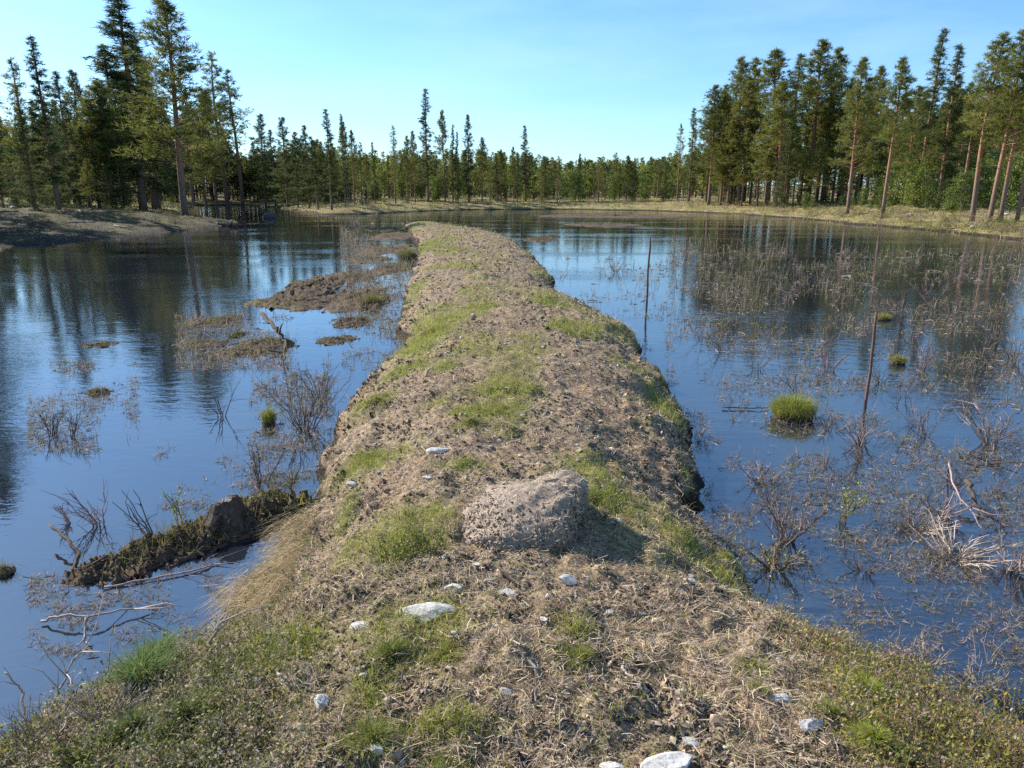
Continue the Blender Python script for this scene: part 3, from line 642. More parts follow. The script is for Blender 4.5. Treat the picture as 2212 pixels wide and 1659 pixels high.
# ------------------------------------------------------------------ boulder, stones
def px_size(py, z=0.5): return P(CX, py, z)[1] / F2 / cp      # metres per photo pixel across, at that row
def lump(name, loc, sx, sy, sz, seed, mat_, sub=4, rough=0.22, cuts=5, skew=(0, 0), rz=0.0, parent=None):
    V, T = ico(sub); rg = np.random.default_rng(seed); V = V.copy()
    for _ in range(cuts):                                       # flat broken faces
        n = rg.normal(0, 1, 3); n /= np.linalg.norm(n); h = rg.uniform(0.55, 0.85); dd = V @ n; V -= np.maximum(dd - h, 0)[:, None] * n
    o = rg.uniform(0, 50); nz = fbm(V[:, 0] * 1.7 + o + V[:, 2], V[:, 1] * 1.7 + o - V[:, 2] * .7, seed, 4) - .5
    V = V * (1 + rough * 2 * nz)[:, None]
    V[:, 0] += skew[0] * V[:, 2]; V[:, 1] += skew[1] * V[:, 2]
    V = V * (sx, sy, sz); ca, sa = math.cos(rz), math.sin(rz); V = np.stack([V[:, 0] * ca - V[:, 1] * sa, V[:, 0] * sa + V[:, 1] * ca, V[:, 2]], 1)
    return link(name, raw_mesh(name, V, T, None, sub < 5 and cuts == 0), mat_, parent, loc)
g = hit(1145, 1128)
bo = empty('boulder', tuple(g))
V, T = ico(6); V = V.copy(); rg = np.random.default_rng(3)
a = np.arctan2(V[:, 1], V[:, 0]); z = V[:, 2]
# long gentle left flank, peak right of the middle, steep right face
cd = np.array((0.95, -0.31)); up_ = np.maximum(z, 0) ** 1.3
V[:, 0] += 0.30 * up_; V[:, 1] += 0.10 * up_
q_ = V[:, 0] * cd[0] + V[:, 1] * cd[1]; lim = 0.50 + 0.05 * np.sin(V[:, 1] * 7) + 0.10 * np.maximum(z, 0); ex = np.maximum(q_ - lim, 0) * 0.7
V[:, 0] -= ex * cd[0]; V[:, 1] -= ex * cd[1]
V = V * (1 + 0.36 * (fbm(V[:, 0] * 1.9 + 4, V[:, 1] * 1.9 + z * 1.3 + 9, 8, 4) - .5) + 0.10 * (fbm(V[:, 0] * 6 + z * 5, V[:, 1] * 6 - z * 4, 12, 4) - .5))[:, None]
V = V * (0.41, 0.35, 0.30); V[:, 2] -= 0.02
sk = link('crust', raw_mesh('crust', V, T, None, True), M['earth'], bo)
cr_i = rg.integers(0, len(V), 16000); cr_i = cr_i[(V[cr_i, 2] > -0.02) & (V[cr_i, 2] < 0.06 + 0.18 * rg.random(len(cr_i)))]; pp = V[cr_i]; n = len(pp)
mb = MB(); clods(mb, pp, rg.gamma(1.6, 0.0026, n) + .002, pick([(0.30, 0.225, 0.155), (0.20, 0.15, 0.105), (0.40, 0.31, 0.21), (0.10, 0.075, 0.055), (0.34, 0.26, 0.18)], n, .3), rg)
o = mb.build('soil_crumbs', M['soil'], bo); o['kind'] = 'stuff'
mb = MB(); k = rg.integers(0, len(V), 4200); k = k[V[k, 2] > 0.04 + 0.08 * rg.random(len(k))]; n = len(k)
litter(mb, V[k] * 1.01, rg.gamma(3, .014, n) + .01, rg.uniform(.0016, .004, n), pick([(0.56, 0.46, 0.32), (0.66, 0.57, 0.43), (0.28, 0.2, 0.13), (0.5, 0.4, .27)], n), rg, .3)
o = mb.build('straw', M['straw'], bo); o['kind'] = 'stuff'
tag(bo, 'large earth-crusted boulder on the dike with a steep shaded right face', 'boulder')

stones = [  # px, py, width, height in photo pixels, turn, look, label
    (920, 1322, 108, 44, -0.18, 'stone', 'long flat white stone, largest pale stone on the left of the dike'),
    (981, 1272, 32, 36, 0.3, 'stone', 'upright white stone just above the long flat white stone'),
    (781, 1346, 42, 28, 0.2, 'stone', 'rounded white stone left of the long flat white stone'),
    (1092, 1285, 42, 15, -0.3, 'stone', 'flat pale sliver of stone right of the upright white stone'),
    (1226, 1258, 38, 30, 0.5, 'grey', 'grey blocky stone in the dry soil below the boulder'),
    (1032, 1226, 18, 14, 0.1, 'stone', 'small pale stone between the boulder and the upright white stone'),
    (1175, 1347, 18, 18, 0.9, 'stone', 'small white stone alone right of the long flat white stone'),
    (1327, 1120, 28, 11, 0.0, 'stone', 'flat pale stone in the grass right of the boulder'),
    (1089, 1490, 28, 24, 0.4, 'grey', 'grey stone half sunk below the round grass tuft'),
    (980, 1385, 13, 11, 0.2, 'stone', 'tiny white stone in the grass below the long flat stone'),
    (1325, 1636, 40, 32, 0.3, 'stone', 'white stone at the bottom edge left of the big slab'),
    (1440, 1628, 92, 48, -0.35, 'stone', 'big rough white slab at the bottom edge of the picture'),
    (1026, 1640, 30, 18, 0.1, 'stone', 'small white stone at the bottom edge beside the green grass'),
    (817, 1612, 34, 26, 0.6, 'stone', 'white stone near the bottom edge in the left grass'),
    (1318, 1317, 20, 15, 0.0, 'stone', 'small pale stone in the open middle of the dike'),
    (1247, 1618, 17, 13, 0.8, 'grey', 'small greyish stone near the bottom edge left of two white stones'),
    (1684, 1503, 46, 20, -0.1, 'stone', 'white-topped oval stone on the right of the dike'),
    (1748, 1570, 48, 17, -0.3, 'grey', 'long grey stone below the white-topped oval stone'),
    (1828, 1527, 18, 12, 0.0, 'stone', 'small white stone beside the bright green clumps at right'),
    (1487, 1256, 26, 11, 0.0, 'stone', 'flat white stone in the bare soil at the right side of the dike'),
    (1553, 1641, 20, 14, 0.2, 'stone', 'small white stone right of the big slab at the bottom edge'),
    (1497, 1583, 38, 17, 0.3, 'grey', 'pale flat stone just above the big slab'),
    (1576, 1603, 20, 9, 0.0, 'stone', 'thin white chip right above the bottom slab'),
    (1467, 1497, 14, 12, 0.0, 'stone', 'tiny white stone at the lower end of the curved stick'),
    (1662, 1448, 18, 10, 0.0, 'stone', 'small pale stone above the white-topped oval stone'),
    (649, 1560, 16, 24, 1.3, 'stone', 'slim pale stone standing on the left slope at the bottom'),
    (693, 1512, 30, 44, 1.2, 'stone', 'pale wedge stone on the left slope near the bottom'),
    (585, 1632, 20, 13, 0.0, 'stone', 'small pale stone at the bottom of the left slope'),
    (594, 1310, 38, 18, 0.6, 'grey', 'pale greenish flat stone on the left bank below the dry overhang'),
    (924, 1030, 20, 14, 0.4, 'stone', 'small white stone left behind the boulder'),
    (1079, 936, 13, 10, 0.0, 'stone', 'tiny white stone in the middle of the dike beyond the boulder'),
    (762, 1043, 26, 16, 0.3, 'grey', 'pale stone at the left edge of the dike beside the grass patch'),
    (950, 977, 46, 7, -0.1, 'stone', 'thin pale splinter lying beyond the boulder')]
for i, (px, py, w, h_, rz, mk, lb) in enumerate(stones):
    g = hit(px, py + h_ * .3); m_ = np.hypot(g[1], CAMZ - g[2]) / F2 * 1.02
    sx = w * m_ / 2 * 1.22; sz = max(0.35 * h_ * m_, 0.3 * sx); sy = min(max(0.6 * sx, sz), 1.6 * sz)
    o = lump('stone', (g[0], g[1], g[2] + sz * 0.26), sx, sy, sz, 400 + i, M[mk], 4, 0.16, 6, rz=-rz)
    tag(o, lb, 'stone')
# scattered pebbles nobody would tell apart
k = 0
pm = [lump('pebble', (0, 0, -50), 1, 0.8, 0.6, 700 + i, M['stone' if i < 3 else 'grey'], 2, 0.2, 4) for i in range(5)]
for i in range(120):
    r = math.exp(rnd.uniform(math.log(2.4), math.log(11))); a = rnd.uniform(R_(-26), R_(30)); x_, y_ = r * math.sin(a), r * math.cos(a)
    if float(dike_d(np.array([x_]), np.array([y_]))[0]) < 0.25: continue
    o = pm[k] if k < 5 else pm[k % 5].copy()
    if k >= 5: COL.objects.link(o)
    s_ = rnd.uniform(0.008, 0.020) * max(1, r / 6); o.scale = (s_ * rnd.uniform(.8, 1.5), s_, s_); o.location = (x_, y_, Hp(x_, y_) + s_ * 0.35); o.rotation_euler = (0, 0, rnd.uniform(0, 6))
    tag(o, 'thumb-sized pale pebble lying loose on the soil of the dike', 'pebble', 'loose pebbles on the dike'); k += 1

# ------------------------------------------------------------------ poles, stump, logs
def pole(bx, by, tx, ty, r, label, tintc):
    g = P(bx, by, 0); d = ray(tx, ty); top = d / d[1] * g[1]; top = np.array((top[0], g[1], CAMZ + top[2])); base = g - (top - g) * 0.35
    s_ = np.linspace(0, 1, 9)[:, None]; pts = base + (top - base) * s_; rgp = np.random.default_rng(int(bx)); pts[1:-1] += rgp.normal(0, r * .25, (7, 3))
    rad = r * (1.1 - .3 * s_[:, 0]) * rgp.uniform(.9, 1.1, 9); mb = MB(); tube(mb, pts, rad, tintc, 7)
    e = pts[5]; tube(mb, [e, e + np.array((r * 2.2, 0, r * 1.4))], [r * .4, r * .25], tintc, 5)
    return tag(mb.build('wooden_pole', M['wood'], None, True), label, 'pole')
pole(1127, 502, 1127, 473, 0.045, 'short dark pole in the water near the far end of the dike, farthest of three', (0.07, 0.05, 0.04))
pole(1398, 641, 1404, 512, 0.027, 'upright brown pole in the open water right of the dike, middle one of three', (0.16, 0.09, 0.07))
pole(1872, 863, 1893, 675, 0.018, 'leaning brown pole in the right water behind the grass tussock, nearest of three', (0.15, 0.085, 0.065))
def limb(name, pts_px, r0, r1, label, tintc, z=0.02, cat='branch', forks=0, seed=1, zs=None, sides=6):
    """a stick through photo points at given heights over water or ground"""
    pts = []
    for i, (a_, b_) in enumerate(pts_px):
        zz = z if zs is None else zs[i]; pts.append(P(a_, b_, zz))
    pts = np.array(pts); n_ = 4 * len(pts); t_ = np.linspace(0, len(pts) - 1, n_); q = np.stack([np.interp(t_, np.arange(len(pts)), pts[:, j]) for j in range(3)], 1)
    rgl = np.random.default_rng(seed); q[1:-1] += rgl.normal(0, 1, (n_ - 2, 3)) * r0 * .5
    mb = MB(); tube(mb, q, np.linspace(r0, r1, n_), tintc, sides)
    for f in range(forks):
        i = rgl.integers(n_ // 4, n_ - 1); L_ = rgl.uniform(.15, .4) * np.linalg.norm(q[-1] - q[0]); dv = q[min(i + 1, n_ - 1)] - q[i - 1]; dv /= np.linalg.norm(dv) + 1e-9
        dv = dv + rgl.normal(0, .7, 3) * (1, 1, .5) + (0, 0, .25); e1 = q[i] + dv * L_ * .5; e2 = e1 + (dv + rgl.normal(0, .3, 3)) * L_ * .4
        tube(mb, [q[i], e1, e2], [r0 * .5, r0 * .35, r1 * .5], tintc, 4)
    return tag(mb.build(name, M['wood'], None, True), label, cat)
# tree stump on the peat ridge
def ridge_z(): return 0.14
SP = P(487, 1108, 0.13)
st = empty('tree_stump', tuple(SP), 0.3); mb = MB(); rg = np.random.default_rng(6)
na, nh = 72, 12; Vs = []
for j in range(nh):
    t = j / (nh - 1)
    for i in range(na):
        a = i * 2 * math.pi / na; rr = (0.115 - 0.03 * t ** 3 + 0.075 * (1 - t) ** 2.0) * (1 + 0.14 * math.sin(a * 5 + .6) * (1 - t * .5) + 0.05 * math.sin(a * 11) + 0.025 * math.sin(a * 29 + t * 2)); Vs.append((rr * math.cos(a), rr * math.sin(a) * .85, -0.10 + t * (0.20 + 0.028 * math.sin(a + 2) + 0.006 * math.sin(a * 7) + 0.004 * math.sin(a * 23))))
Ts = [(j * na + i, j * na + (i + 1) % na, (j + 1) * na + (i + 1) % na) for j in range(nh - 1) for i in range(na)] + [(j * na + i, (j + 1) * na + (i + 1) % na, (j + 1) * na + i) for j in range(nh - 1) for i in range(na)]
mb.add(Vs, Ts, np.array((0.10, 0.075, 0.06)) * rg.uniform(.7, 1.3, (len(Vs), 1))); mb.build('bark', M['wood'], st, True)
mb = MB(); top = [Vs[(nh - 1) * na + i] for i in range(na)]; cen = np.mean(top, 0) + (0, 0, -.012)
ring = [np.array(p) * (.55, .55, 1) + (0, 0, rg.normal(0, .003)) for p in top]
mb.add(np.array(top + ring + [cen]), [(i, (i + 1) % na, na + (i + 1) % na) for i in range(na)] + [(i, na + (i + 1) % na, na + i) for i in range(na)] + [(na + i, na + (i + 1) % na, 2 * na) for i in range(na)], (0.21, 0.17, 0.135)); mb.build('cut_face', M['wood'], st)
for a, l_ in ((0.2, .28), (2.4, .24), (4.2, .30)):
    mb = MB(); tube(mb, [(.10 * math.cos(a), .10 * math.sin(a), .0), (l_ * .7 * math.cos(a), l_ * .7 * math.sin(a), -.06), (l_ * math.cos(a + .3), l_ * math.sin(a + .3), -.10)], [.045, .03, .012], (0.07, 0.05, 0.04), 6); mb.build('root', M['wood'], st)
tag(st, 'cut grey tree stump on the dark peat ridge left of the dike', 'stump')

# floating mats and ridges of peat
def mat_island(name, px, py, wx, wy, hgt, label, green=0.3, seed=0, ends=None, bl=14, stalks=60, group=None, cat='peat mat', dark=1.0):
    c = P(px, py, 0); m_ = np.hypot(c[1], CAMZ) / F2; rx = wx * m_; f_, n_ = P(px, py - wy, 0), P(px, py + wy, 0); ry = max(abs(f_[1] - n_[1]) / 2, 0.05)
    tilt = 0.0
    if ends:                                                    # a ridge between two shore points, half width in metres
        p0_, p1_, ry = P(*ends[0]), P(*ends[1]), ends[2]; c = (p0_ + p1_) / 2; rx = np.hypot(*(p1_ - p0_)[:2]) / 2; tilt = math.atan2(p1_[1] - p0_[1], p1_[0] - p0_[0])
    rg = np.random.default_rng(seed + 31); e = empty(name, (c[0], c[1], 0), tilt)
    na, nr = 64, 22; aa, rr = np.meshgrid(np.arange(na) * 2 * np.pi / na, np.linspace(0.0, 1.12, nr) ** 0.8)
    u, v = np.cos(aa) * rr, np.sin(aa) * rr; o_ = rg.uniform(0, 90)
    X, Y = u * rx, v * ry
    edge = 0.42 + 1.05 * fbm(np.cos(aa) * 2.6 + o_, np.sin(aa) * 2.6 + o_, seed, 4)
    prof = np.clip(1 - (rr / edge) ** 2, -0.5, 1)
    fr = max(3.0, 1.6 / max(m_ * 12, 0.05))
    Z = hgt * prof * (0.25 + 1.2 * fbm(X * fr * .35 + o_, Y * fr * .35, seed + 3, 3)) + (fbm(X * fr + o_, Y * fr + 3, seed + 5, 3) - .5) * hgt * 2.0 - hgt * .12
    Vv = np.stack([X, Y, Z], -1).reshape(-1, 3); ii, jj = np.meshgrid(np.arange(nr - 1), np.arange(na), indexing='ij'); p0 = (ii * na + jj).ravel(); p1 = (ii * na + (jj + 1) % na).ravel()
    Tt = np.concatenate([np.stack([p0, p1, p1 + na], 1), np.stack([p0, p1 + na, p0 + na], 1)])
    gr = sstep(.45, .65, fbm(X.ravel() * 1.3 / max(rx, .2) * 2 + o_, Y.ravel() * 1.3 / max(ry, .2) + o_, seed + 9, 3))[:, None] * green
    C = np.array((0.11, 0.078, 0.055))[None] * dark * (1 - gr) + np.array((0.15, 0.14, 0.03))[None] * gr
    link('peat', raw_mesh('peat', Vv, Tt, C, True), M['soil'], e)
    k_ = rg.integers(0, len(Vv), stalks * 30); k_ = k_[Vv[k_, 2] > 0.002]; pp = Vv[k_]; n = len(pp)
    if n:
        mb = MB(); clods(mb, pp, np.minimum(rg.gamma(2, .07, n) * hgt * .35 + m_ * .45, .014 + m_), np.array([(.15, .11, .08), (.075, .055, .042), (.25, .19, .135), (.18, .16, .05)])[rg.integers(0, 4, n)] * rg.uniform(.6, 1.3, (n, 1)), rg, .6)
        kk = rg.integers(0, n, int(min(n, stalks * bl))); n2 = len(kk)
        blades(mb, pp[kk], rg.gamma(3, 1, n2) * hgt * .36 + m_, np.full(n2, m_ * 1.1) * rg.uniform(.5, 1.1, n2), rg.uniform(0, 6.283, n2), rg.uniform(.1, 1.2, n2), rg.uniform(0, .6, n2), np.array([(.30, .22, .12), (.14, .15, .04), (.20, .2, .05), (.11, .08, .05)])[rg.integers(0, 4, n2)] * rg.uniform(.7, 1.2, (n2, 1)), rg)
        o = mb.build('tufts', M['grass'], e); o['kind'] = 'stuff'
    return tag(e, label, cat, group)
mats = [
    (672, 622, 62, 34, 0.16, 'dark peat mat rising in mid water left of the dike, highest of the left mats', .15),
    (640, 655, 92, 17, 0.10, 'long dark peat mat with pointed left end and yellow moss on top', .5),
    (780, 640, 60, 30, 0.10, 'broken dark mat between the mid-water mat and the dike', .2),
    (770, 600, 40, 12, 0.08, 'thin dark mat behind the broken mat near the dike', .2),
    (835, 540, 62, 13, 0.10, 'flat dark mat against the left side of the dike, farther part', .3),
    (800, 560, 40, 8, 0.08, 'low dark mat left of the farther flat one by the dike', .2),
    (848, 510, 48, 9, 0.10, 'small dark mat just before the far left tip of the dike', .3),
    (830, 495, 30, 5, 0.08, 'tiny mat at the far left tip of the dike', .3),
    (845, 580, 40, 14, 0.10, 'grey-green mat touching the dike edge at mid distance', .5),
    (800, 655, 36, 17, 0.12, 'grassy brown mat left of the dike narrowing', .5),
    (760, 695, 40, 12, 0.07, 'brown mat below the broken mats left of the dike', .1),
    (730, 735, 40, 10, 0.05, 'low brown mat in the blue gap left of the dike', .1),
    (585, 742, 62, 13, 0.07, 'mossy yellow-brown strip under the forked branch in the left water', .8),
    (520, 762, 58, 14, 0.06, 'mossy strip joining the yellow-brown one at its lower left', .7),
    (440, 742, 58, 9, 0.05, 'pale brown strip floating left of the mossy strips', .3),
    (455, 697, 62, 10, 0.05, 'pinkish brown strip floating above the mossy strips', .2),
    (490, 690, 30, 8, 0.05, 'small brown raft at the right of the pinkish strip', .3),
    (512, 724, 14, 6, 0.05, 'tiny dark tuft raft above the mossy strips', .1),
    (212, 849, 26, 7, 0.05, 'small rust-brown raft alone in the left water', .0),
    (215, 745, 34, 6, 0.04, 'thin brown raft on the rippled left water', .0),
    (1330, 467, 150, 4, 0.16, 'long thin dark bar before the far shore right of the dike end', .3),
    (1300, 486, 70, 4, 0.10, 'thin dark bar in front of the long one before the far shore', .2),
    (1165, 518, 34, 4, 0.08, 'small dark raft at the foot of the farthest pole', .2),
    (1192, 511, 16, 3, 0.08, 'tiny dark raft right of the farthest pole', .3),
    (1620, 462, 60, 3, 0.12, 'narrow dark bar close to the shore below the right stand', .2),
    (8, 1240, 16, 14, 0.05, 'small brown raft at the left picture edge by the near water', .1)]
for i, q in enumerate(mats): mat_island('peat_mat', q[0], q[1], q[2] * 1.1, q[3], q[4] * .75, q[5], q[6] * .5, i, stalks=40, bl=7)

mat_island('peat_ridge', 365, 1180, 195, 46, 0.095, 'long dark peat ridge reaching into the left water from the dike', .35, 50, ends=((150, 1262), (560, 1120), 0.24), stalks=520, bl=1.6, cat='peat ridge')
mat_island('peat_ridge', 560, 1128, 100, 36, 0.12, 'mossy inner end of the ridge where it joins the dike beside the stump', .85, 51, ends=((400, 1165), (720, 1075), 0.32), stalks=300, bl=2, cat='peat ridge')

# ------------------------------------------------------------------ logs and dead branches
limb('fallen_log', [(166, 462), (193, 466), (216, 478)], 0.26, 0.16, 'white weathered log lying on the dark left shore', (0.72, 0.68, 0.60), cat='log', zs=[0.75, 0.55, 0.35], seed=2, sides=9)
limb('fallen_log', [(418, 478), (470, 482), (520, 486)], 0.20, 0.10, 'dark log lying along the tip of the left spit', (0.10, 0.075, 0.055), cat='log', z=0.16, seed=3, sides=8)
tag(lump('rock', tuple(P(582, 468, 0.12)), 0.65, 0.5, 0.42, 60, M['dark'], 4, 0.2, 5), 'dark rock standing alone in the water before the left far bank', 'rock')
for i, (px, py, w, lb) in enumerate([(1964, 468, 26, 'white rock on the right bank below the leafy saplings'), (2172, 466, 22, 'white rock at the foot of the near right bank pines'), (1560, 442, 16, 'pale rock on the bank at the left end of the right stand'),
        (28, 452, 18, 'pale rock on the left shore at the picture edge'), (110, 440, 14, 'small pale rock under the left shore trees'), (42, 486, 12, 'small white rock on the grass of the left shore'), (1880, 452, 14, 'small pale rock among the stems on the right bank'), (2100, 494, 16, 'pale rock near the water on the right bank')]):
    g = hit(px, py); m_ = g[1] / F2; tag(lump('rock', (g[0], g[1], g[2] + w * m_ * .12), w * m_ * .36, w * m_ * .3, w * m_ * .2, 61 + i, M['grey'], 3, 0.18, 5), lb, 'rock')
rl = random.Random(12)
for i in range(11):
    px, py = rl.uniform(5, 480), rl.uniform(458, 530); g = hit(px, py)
    if g[2] < .05: continue
    a_ = rl.uniform(-.5, .5); L_ = rl.uniform(.7, 2.2); dx, dy = math.cos(a_) * L_ / 2, math.sin(a_) * L_ / 2; mb = MB()
    q = np.array([(g[0] + dx * t, g[1] + dy * t, Hp(g[0] + dx * t, g[1] + dy * t) + .10 + .05 * rl.random()) for t in (-1, -.4, .2, 1)]); c_ = rl.choice([(.20, .15, .11), (.09, .065, .05), (.26, .21, .17)])
    tube(mb, q, [.05, .05, .04, .015], c_, 6); fx, fy = rl.uniform(-.5, .5), rl.uniform(-.5, .5); tube(mb, [q[2], q[2] + (fx, fy, .04), q[2] + (fx * 1.7, fy * 1.4, .10)], [.022, .015, .008], c_, 4)
    tag(mb.build('driftwood', M['wood'], None, True), 'piece of driftwood lying on the brown left shore', 'driftwood', 'driftwood strewn on the left shore')
gb = (0.34, 0.29, 0.26); db = (0.09, 0.065, 0.05); wb_ = (0.36, 0.31, 0.27); pk = (0.36, 0.25, 0.22)
limb('dead_branch', [(564, 676), (590, 704), (611, 727), (618, 748), (606, 790)], 0.035, 0.012, 'dark forked dead branch poking from the mossy strip in the left water', db, zs=[0.32, 0.25, 0.12, 0.03, 0.0], forks=3, seed=4)
limb('dead_branch', [(108, 1132), (150, 1170), (172, 1196), (160, 1235), (148, 1262)], 0.010, 0.016, 'dark bent stick standing in the left water like a hook', db, zs=[0.12, 0.10, 0.06, 0.0, -0.05], forks=1, seed=5)
limb('dead_branch', [(88, 1342), (130, 1330), (200, 1332), (262, 1318), (330, 1312)], 0.008, 0.004, 'pale crooked branch lying in the left water below the ridge', gb, zs=[0.02, 0.06, 0.06, 0.04, 0.02], forks=6, seed=6)
limb('dead_branch', [(186, 1334), (184, 1370), (190, 1405)], 0.008, 0.004, 'short forked snag hanging under the pale crooked branch', gb, zs=[0.10, 0.04, 0.0], forks=4, seed=7)
limb('dead_branch', [(225, 1268), (330, 1250), (430, 1230), (470, 1215)], 0.007, 0.004, 'thin pinkish branch floating between ridge and left bank', pk, z=0.012, forks=7, seed=8)
limb('dead_branch', [(52, 1560), (50, 1500), (40, 1480), (10, 1452)], 0.005, 0.003, 'thin whitish stem curving up at the lower left edge', wb_, zs=[0.15, 0.42, 0.5, 0.55], forks=2, seed=9)
limb('dead_branch', [(60, 1600), (110, 1530), (140, 1470), (160, 1420), (190, 1395)], 0.006, 0.003, 'tall whitish dead twig fanning up at the lower left', wb_, zs=[0.18, 0.34, 0.46, 0.56, 0.6], forks=9, seed=10)
limb('dead_branch', [(150, 1570), (200, 1500), (230, 1460), (238, 1410)], 0.005, 0.003, 'whitish dead twig right beside the tall fanning one', wb_, zs=[0.2, 0.32, 0.42, 0.5], forks=7, seed=11)
limb('dead_branch', [(480, 1440), (450, 1400), (462, 1370), (490, 1325)], 0.009, 0.004, 'bent pale twig with a reddish tip over the left bank grass', wb_, zs=[0.3, 0.42, 0.48, 0.55], forks=3, seed=12)
limb('dead_branch', [(2085, 1038), (2110, 1090), (2122, 1130)], 0.018, 0.010, 'dark slanting branch in the right water near the picture edge', db, zs=[0.16, 0.08, -0.03], forks=2, seed=13)
limb('dead_branch', [(2070, 966), (2100, 985), (2148, 1004)], 0.012, 0.006, 'thin dark branch on the surface above the slanting one at right', db, zs=[0.03, 0.05, 0.0], forks=4, seed=14)
limb('dead_branch', [(1560, 880), (1640, 882), (1660, 880)], 0.008, 0.004, 'straight thin twig beside the grass tussock in the right water', db, z=0.02, forks=1, seed=15)
limb('dead_branch', [(2050, 1000), (2060, 1050), (2130, 1150)], 0.010, 0.004, 'arched thin twig in the right water beside the brush heap', pk, zs=[0.0, 0.22, 0.02], forks=3, seed=16)
for (pts_, lb, sd_) in [([(1343, 1438), (1362, 1462), (1378, 1490), (1400, 1502), (1425, 1522)], 'thin curved grey stick lying on the right of the dike', 17), ([(1140, 1445), (1166, 1478)], 'short straight twig on the soil below the round grass tuft', 18), ([(1080, 1250), (1125, 1275)], 'short dark twig below the boulder', 19), ([(600, 1475), (700, 1495)], 'dark twig across the left slope near the bottom', 20)]:
    pts = np.array([hit(*p) for p in pts_]) + (0, 0, .012); n_ = 4 * len(pts); t_ = np.linspace(0, len(pts) - 1, n_); q = np.stack([np.interp(t_, np.arange(len(pts)), pts[:, j]) for j in range(3)], 1)
    rgl = np.random.default_rng(sd_); q[:, 2] = H(q[:, 0], q[:, 1]) * .4 + q[:, 2] * .6 + .006; q += rgl.normal(0, .004, q.shape)
    mb = MB(); tube(mb, q, np.linspace(.007, .0035, n_), gb if sd_ != 19 else db, 6); tag(mb.build('stick', M['wood'], None, True), lb, 'stick')

# ------------------------------------------------------------------ bushes, saplings, tussocks
def bush(name, px, py, hpx, spread, n_st, label, tintc, cat='bush', leaves=0, leafc=(0.20, 0.24, 0.04), seed=0, z=None, lean=(0, 0), forks=5, rad=0.006, leafs=1.0):
    g = P(px, py, 0) if z is None else hit(px, py); m_ = np.hypot(g[1], CAMZ) / F2; Ht = hpx * m_; rg = np.random.default_rng(seed + 900); mb, lf = MB(), MB(); e = empty(name, tuple(g)); tips = []
    for k in range(n_st):
        a = rg.uniform(0, 6.283); sp_ = spread * rg.uniform(.2, 1); h_ = Ht * rg.uniform(.55, 1); s_ = np.linspace(0, 1, 6)
        b0 = np.array((math.cos(a), math.sin(a), 0)) * spread * Ht * .16 * rg.uniform(0, 1)
        pts = b0 + np.stack([(math.cos(a) * sp_ + lean[0]) * h_ * s_ ** 1.3, (math.sin(a) * sp_ + lean[1]) * h_ * s_ ** 1.3, h_ * s_ - .04], 1); pts[1:] += rg.normal(0, .025, (5, 3)) * h_
        C = np.array(tintc) * rg.uniform(.6, 1.35); r_ = max(rad, m_ * .32); tube(mb, pts, r_ * (1.1 - .75 * s_), C, 4); tips.append(pts[3:])
        for f in range(forks):
            i = rg.integers(1, 5); L_ = h_ * rg.uniform(.15, .42); dv = pts[i + 1] - pts[i]; dv = dv / (np.linalg.norm(dv) + 1e-9) + rg.normal(0, .55, 3); q = np.array([pts[i], pts[i] + dv * L_ * .5, pts[i] + (dv + rg.normal(0, .25, 3)) * L_])
            tube(mb, q, [r_ * .55, r_ * .45, r_ * .25], C, 3); tips.append(q[1:])
    mb.build('stems', M['wood'], e)
    if leaves:
        tp = np.concatenate(tips); k = rg.integers(0, len(tp), leaves); cc = tp[k] + rg.normal(0, .03, (leaves, 3)) * Ht; d = rg.normal(0, 1, (leaves, 3)); d /= np.linalg.norm(d, axis=1)[:, None]; u = np.cross(d, rg.normal(0, 1, (leaves, 3))); u /= np.linalg.norm(u, axis=1)[:, None]; z_ = rg.uniform(.6, 1.2, leaves)[:, None] * max(.012, m_ * 2.2) * leafs
        V = np.stack([cc - d * z_, cc + u * z_ * .55, cc + d * z_, cc - u * z_ * .55], 1).reshape(-1, 3); q = np.arange(leaves) * 4
        lf.add(V, np.concatenate([np.stack([q, q + 1, q + 2], 1), np.stack([q, q + 2, q + 3], 1)]), np.repeat(np.array(leafc)[None] * rg.uniform(.65, 1.35, (leaves, 1)), 4, 0))
        o = lf.build('leaves', M['leaf'], e); o['kind'] = 'stuff'
    return tag(e, label, cat)
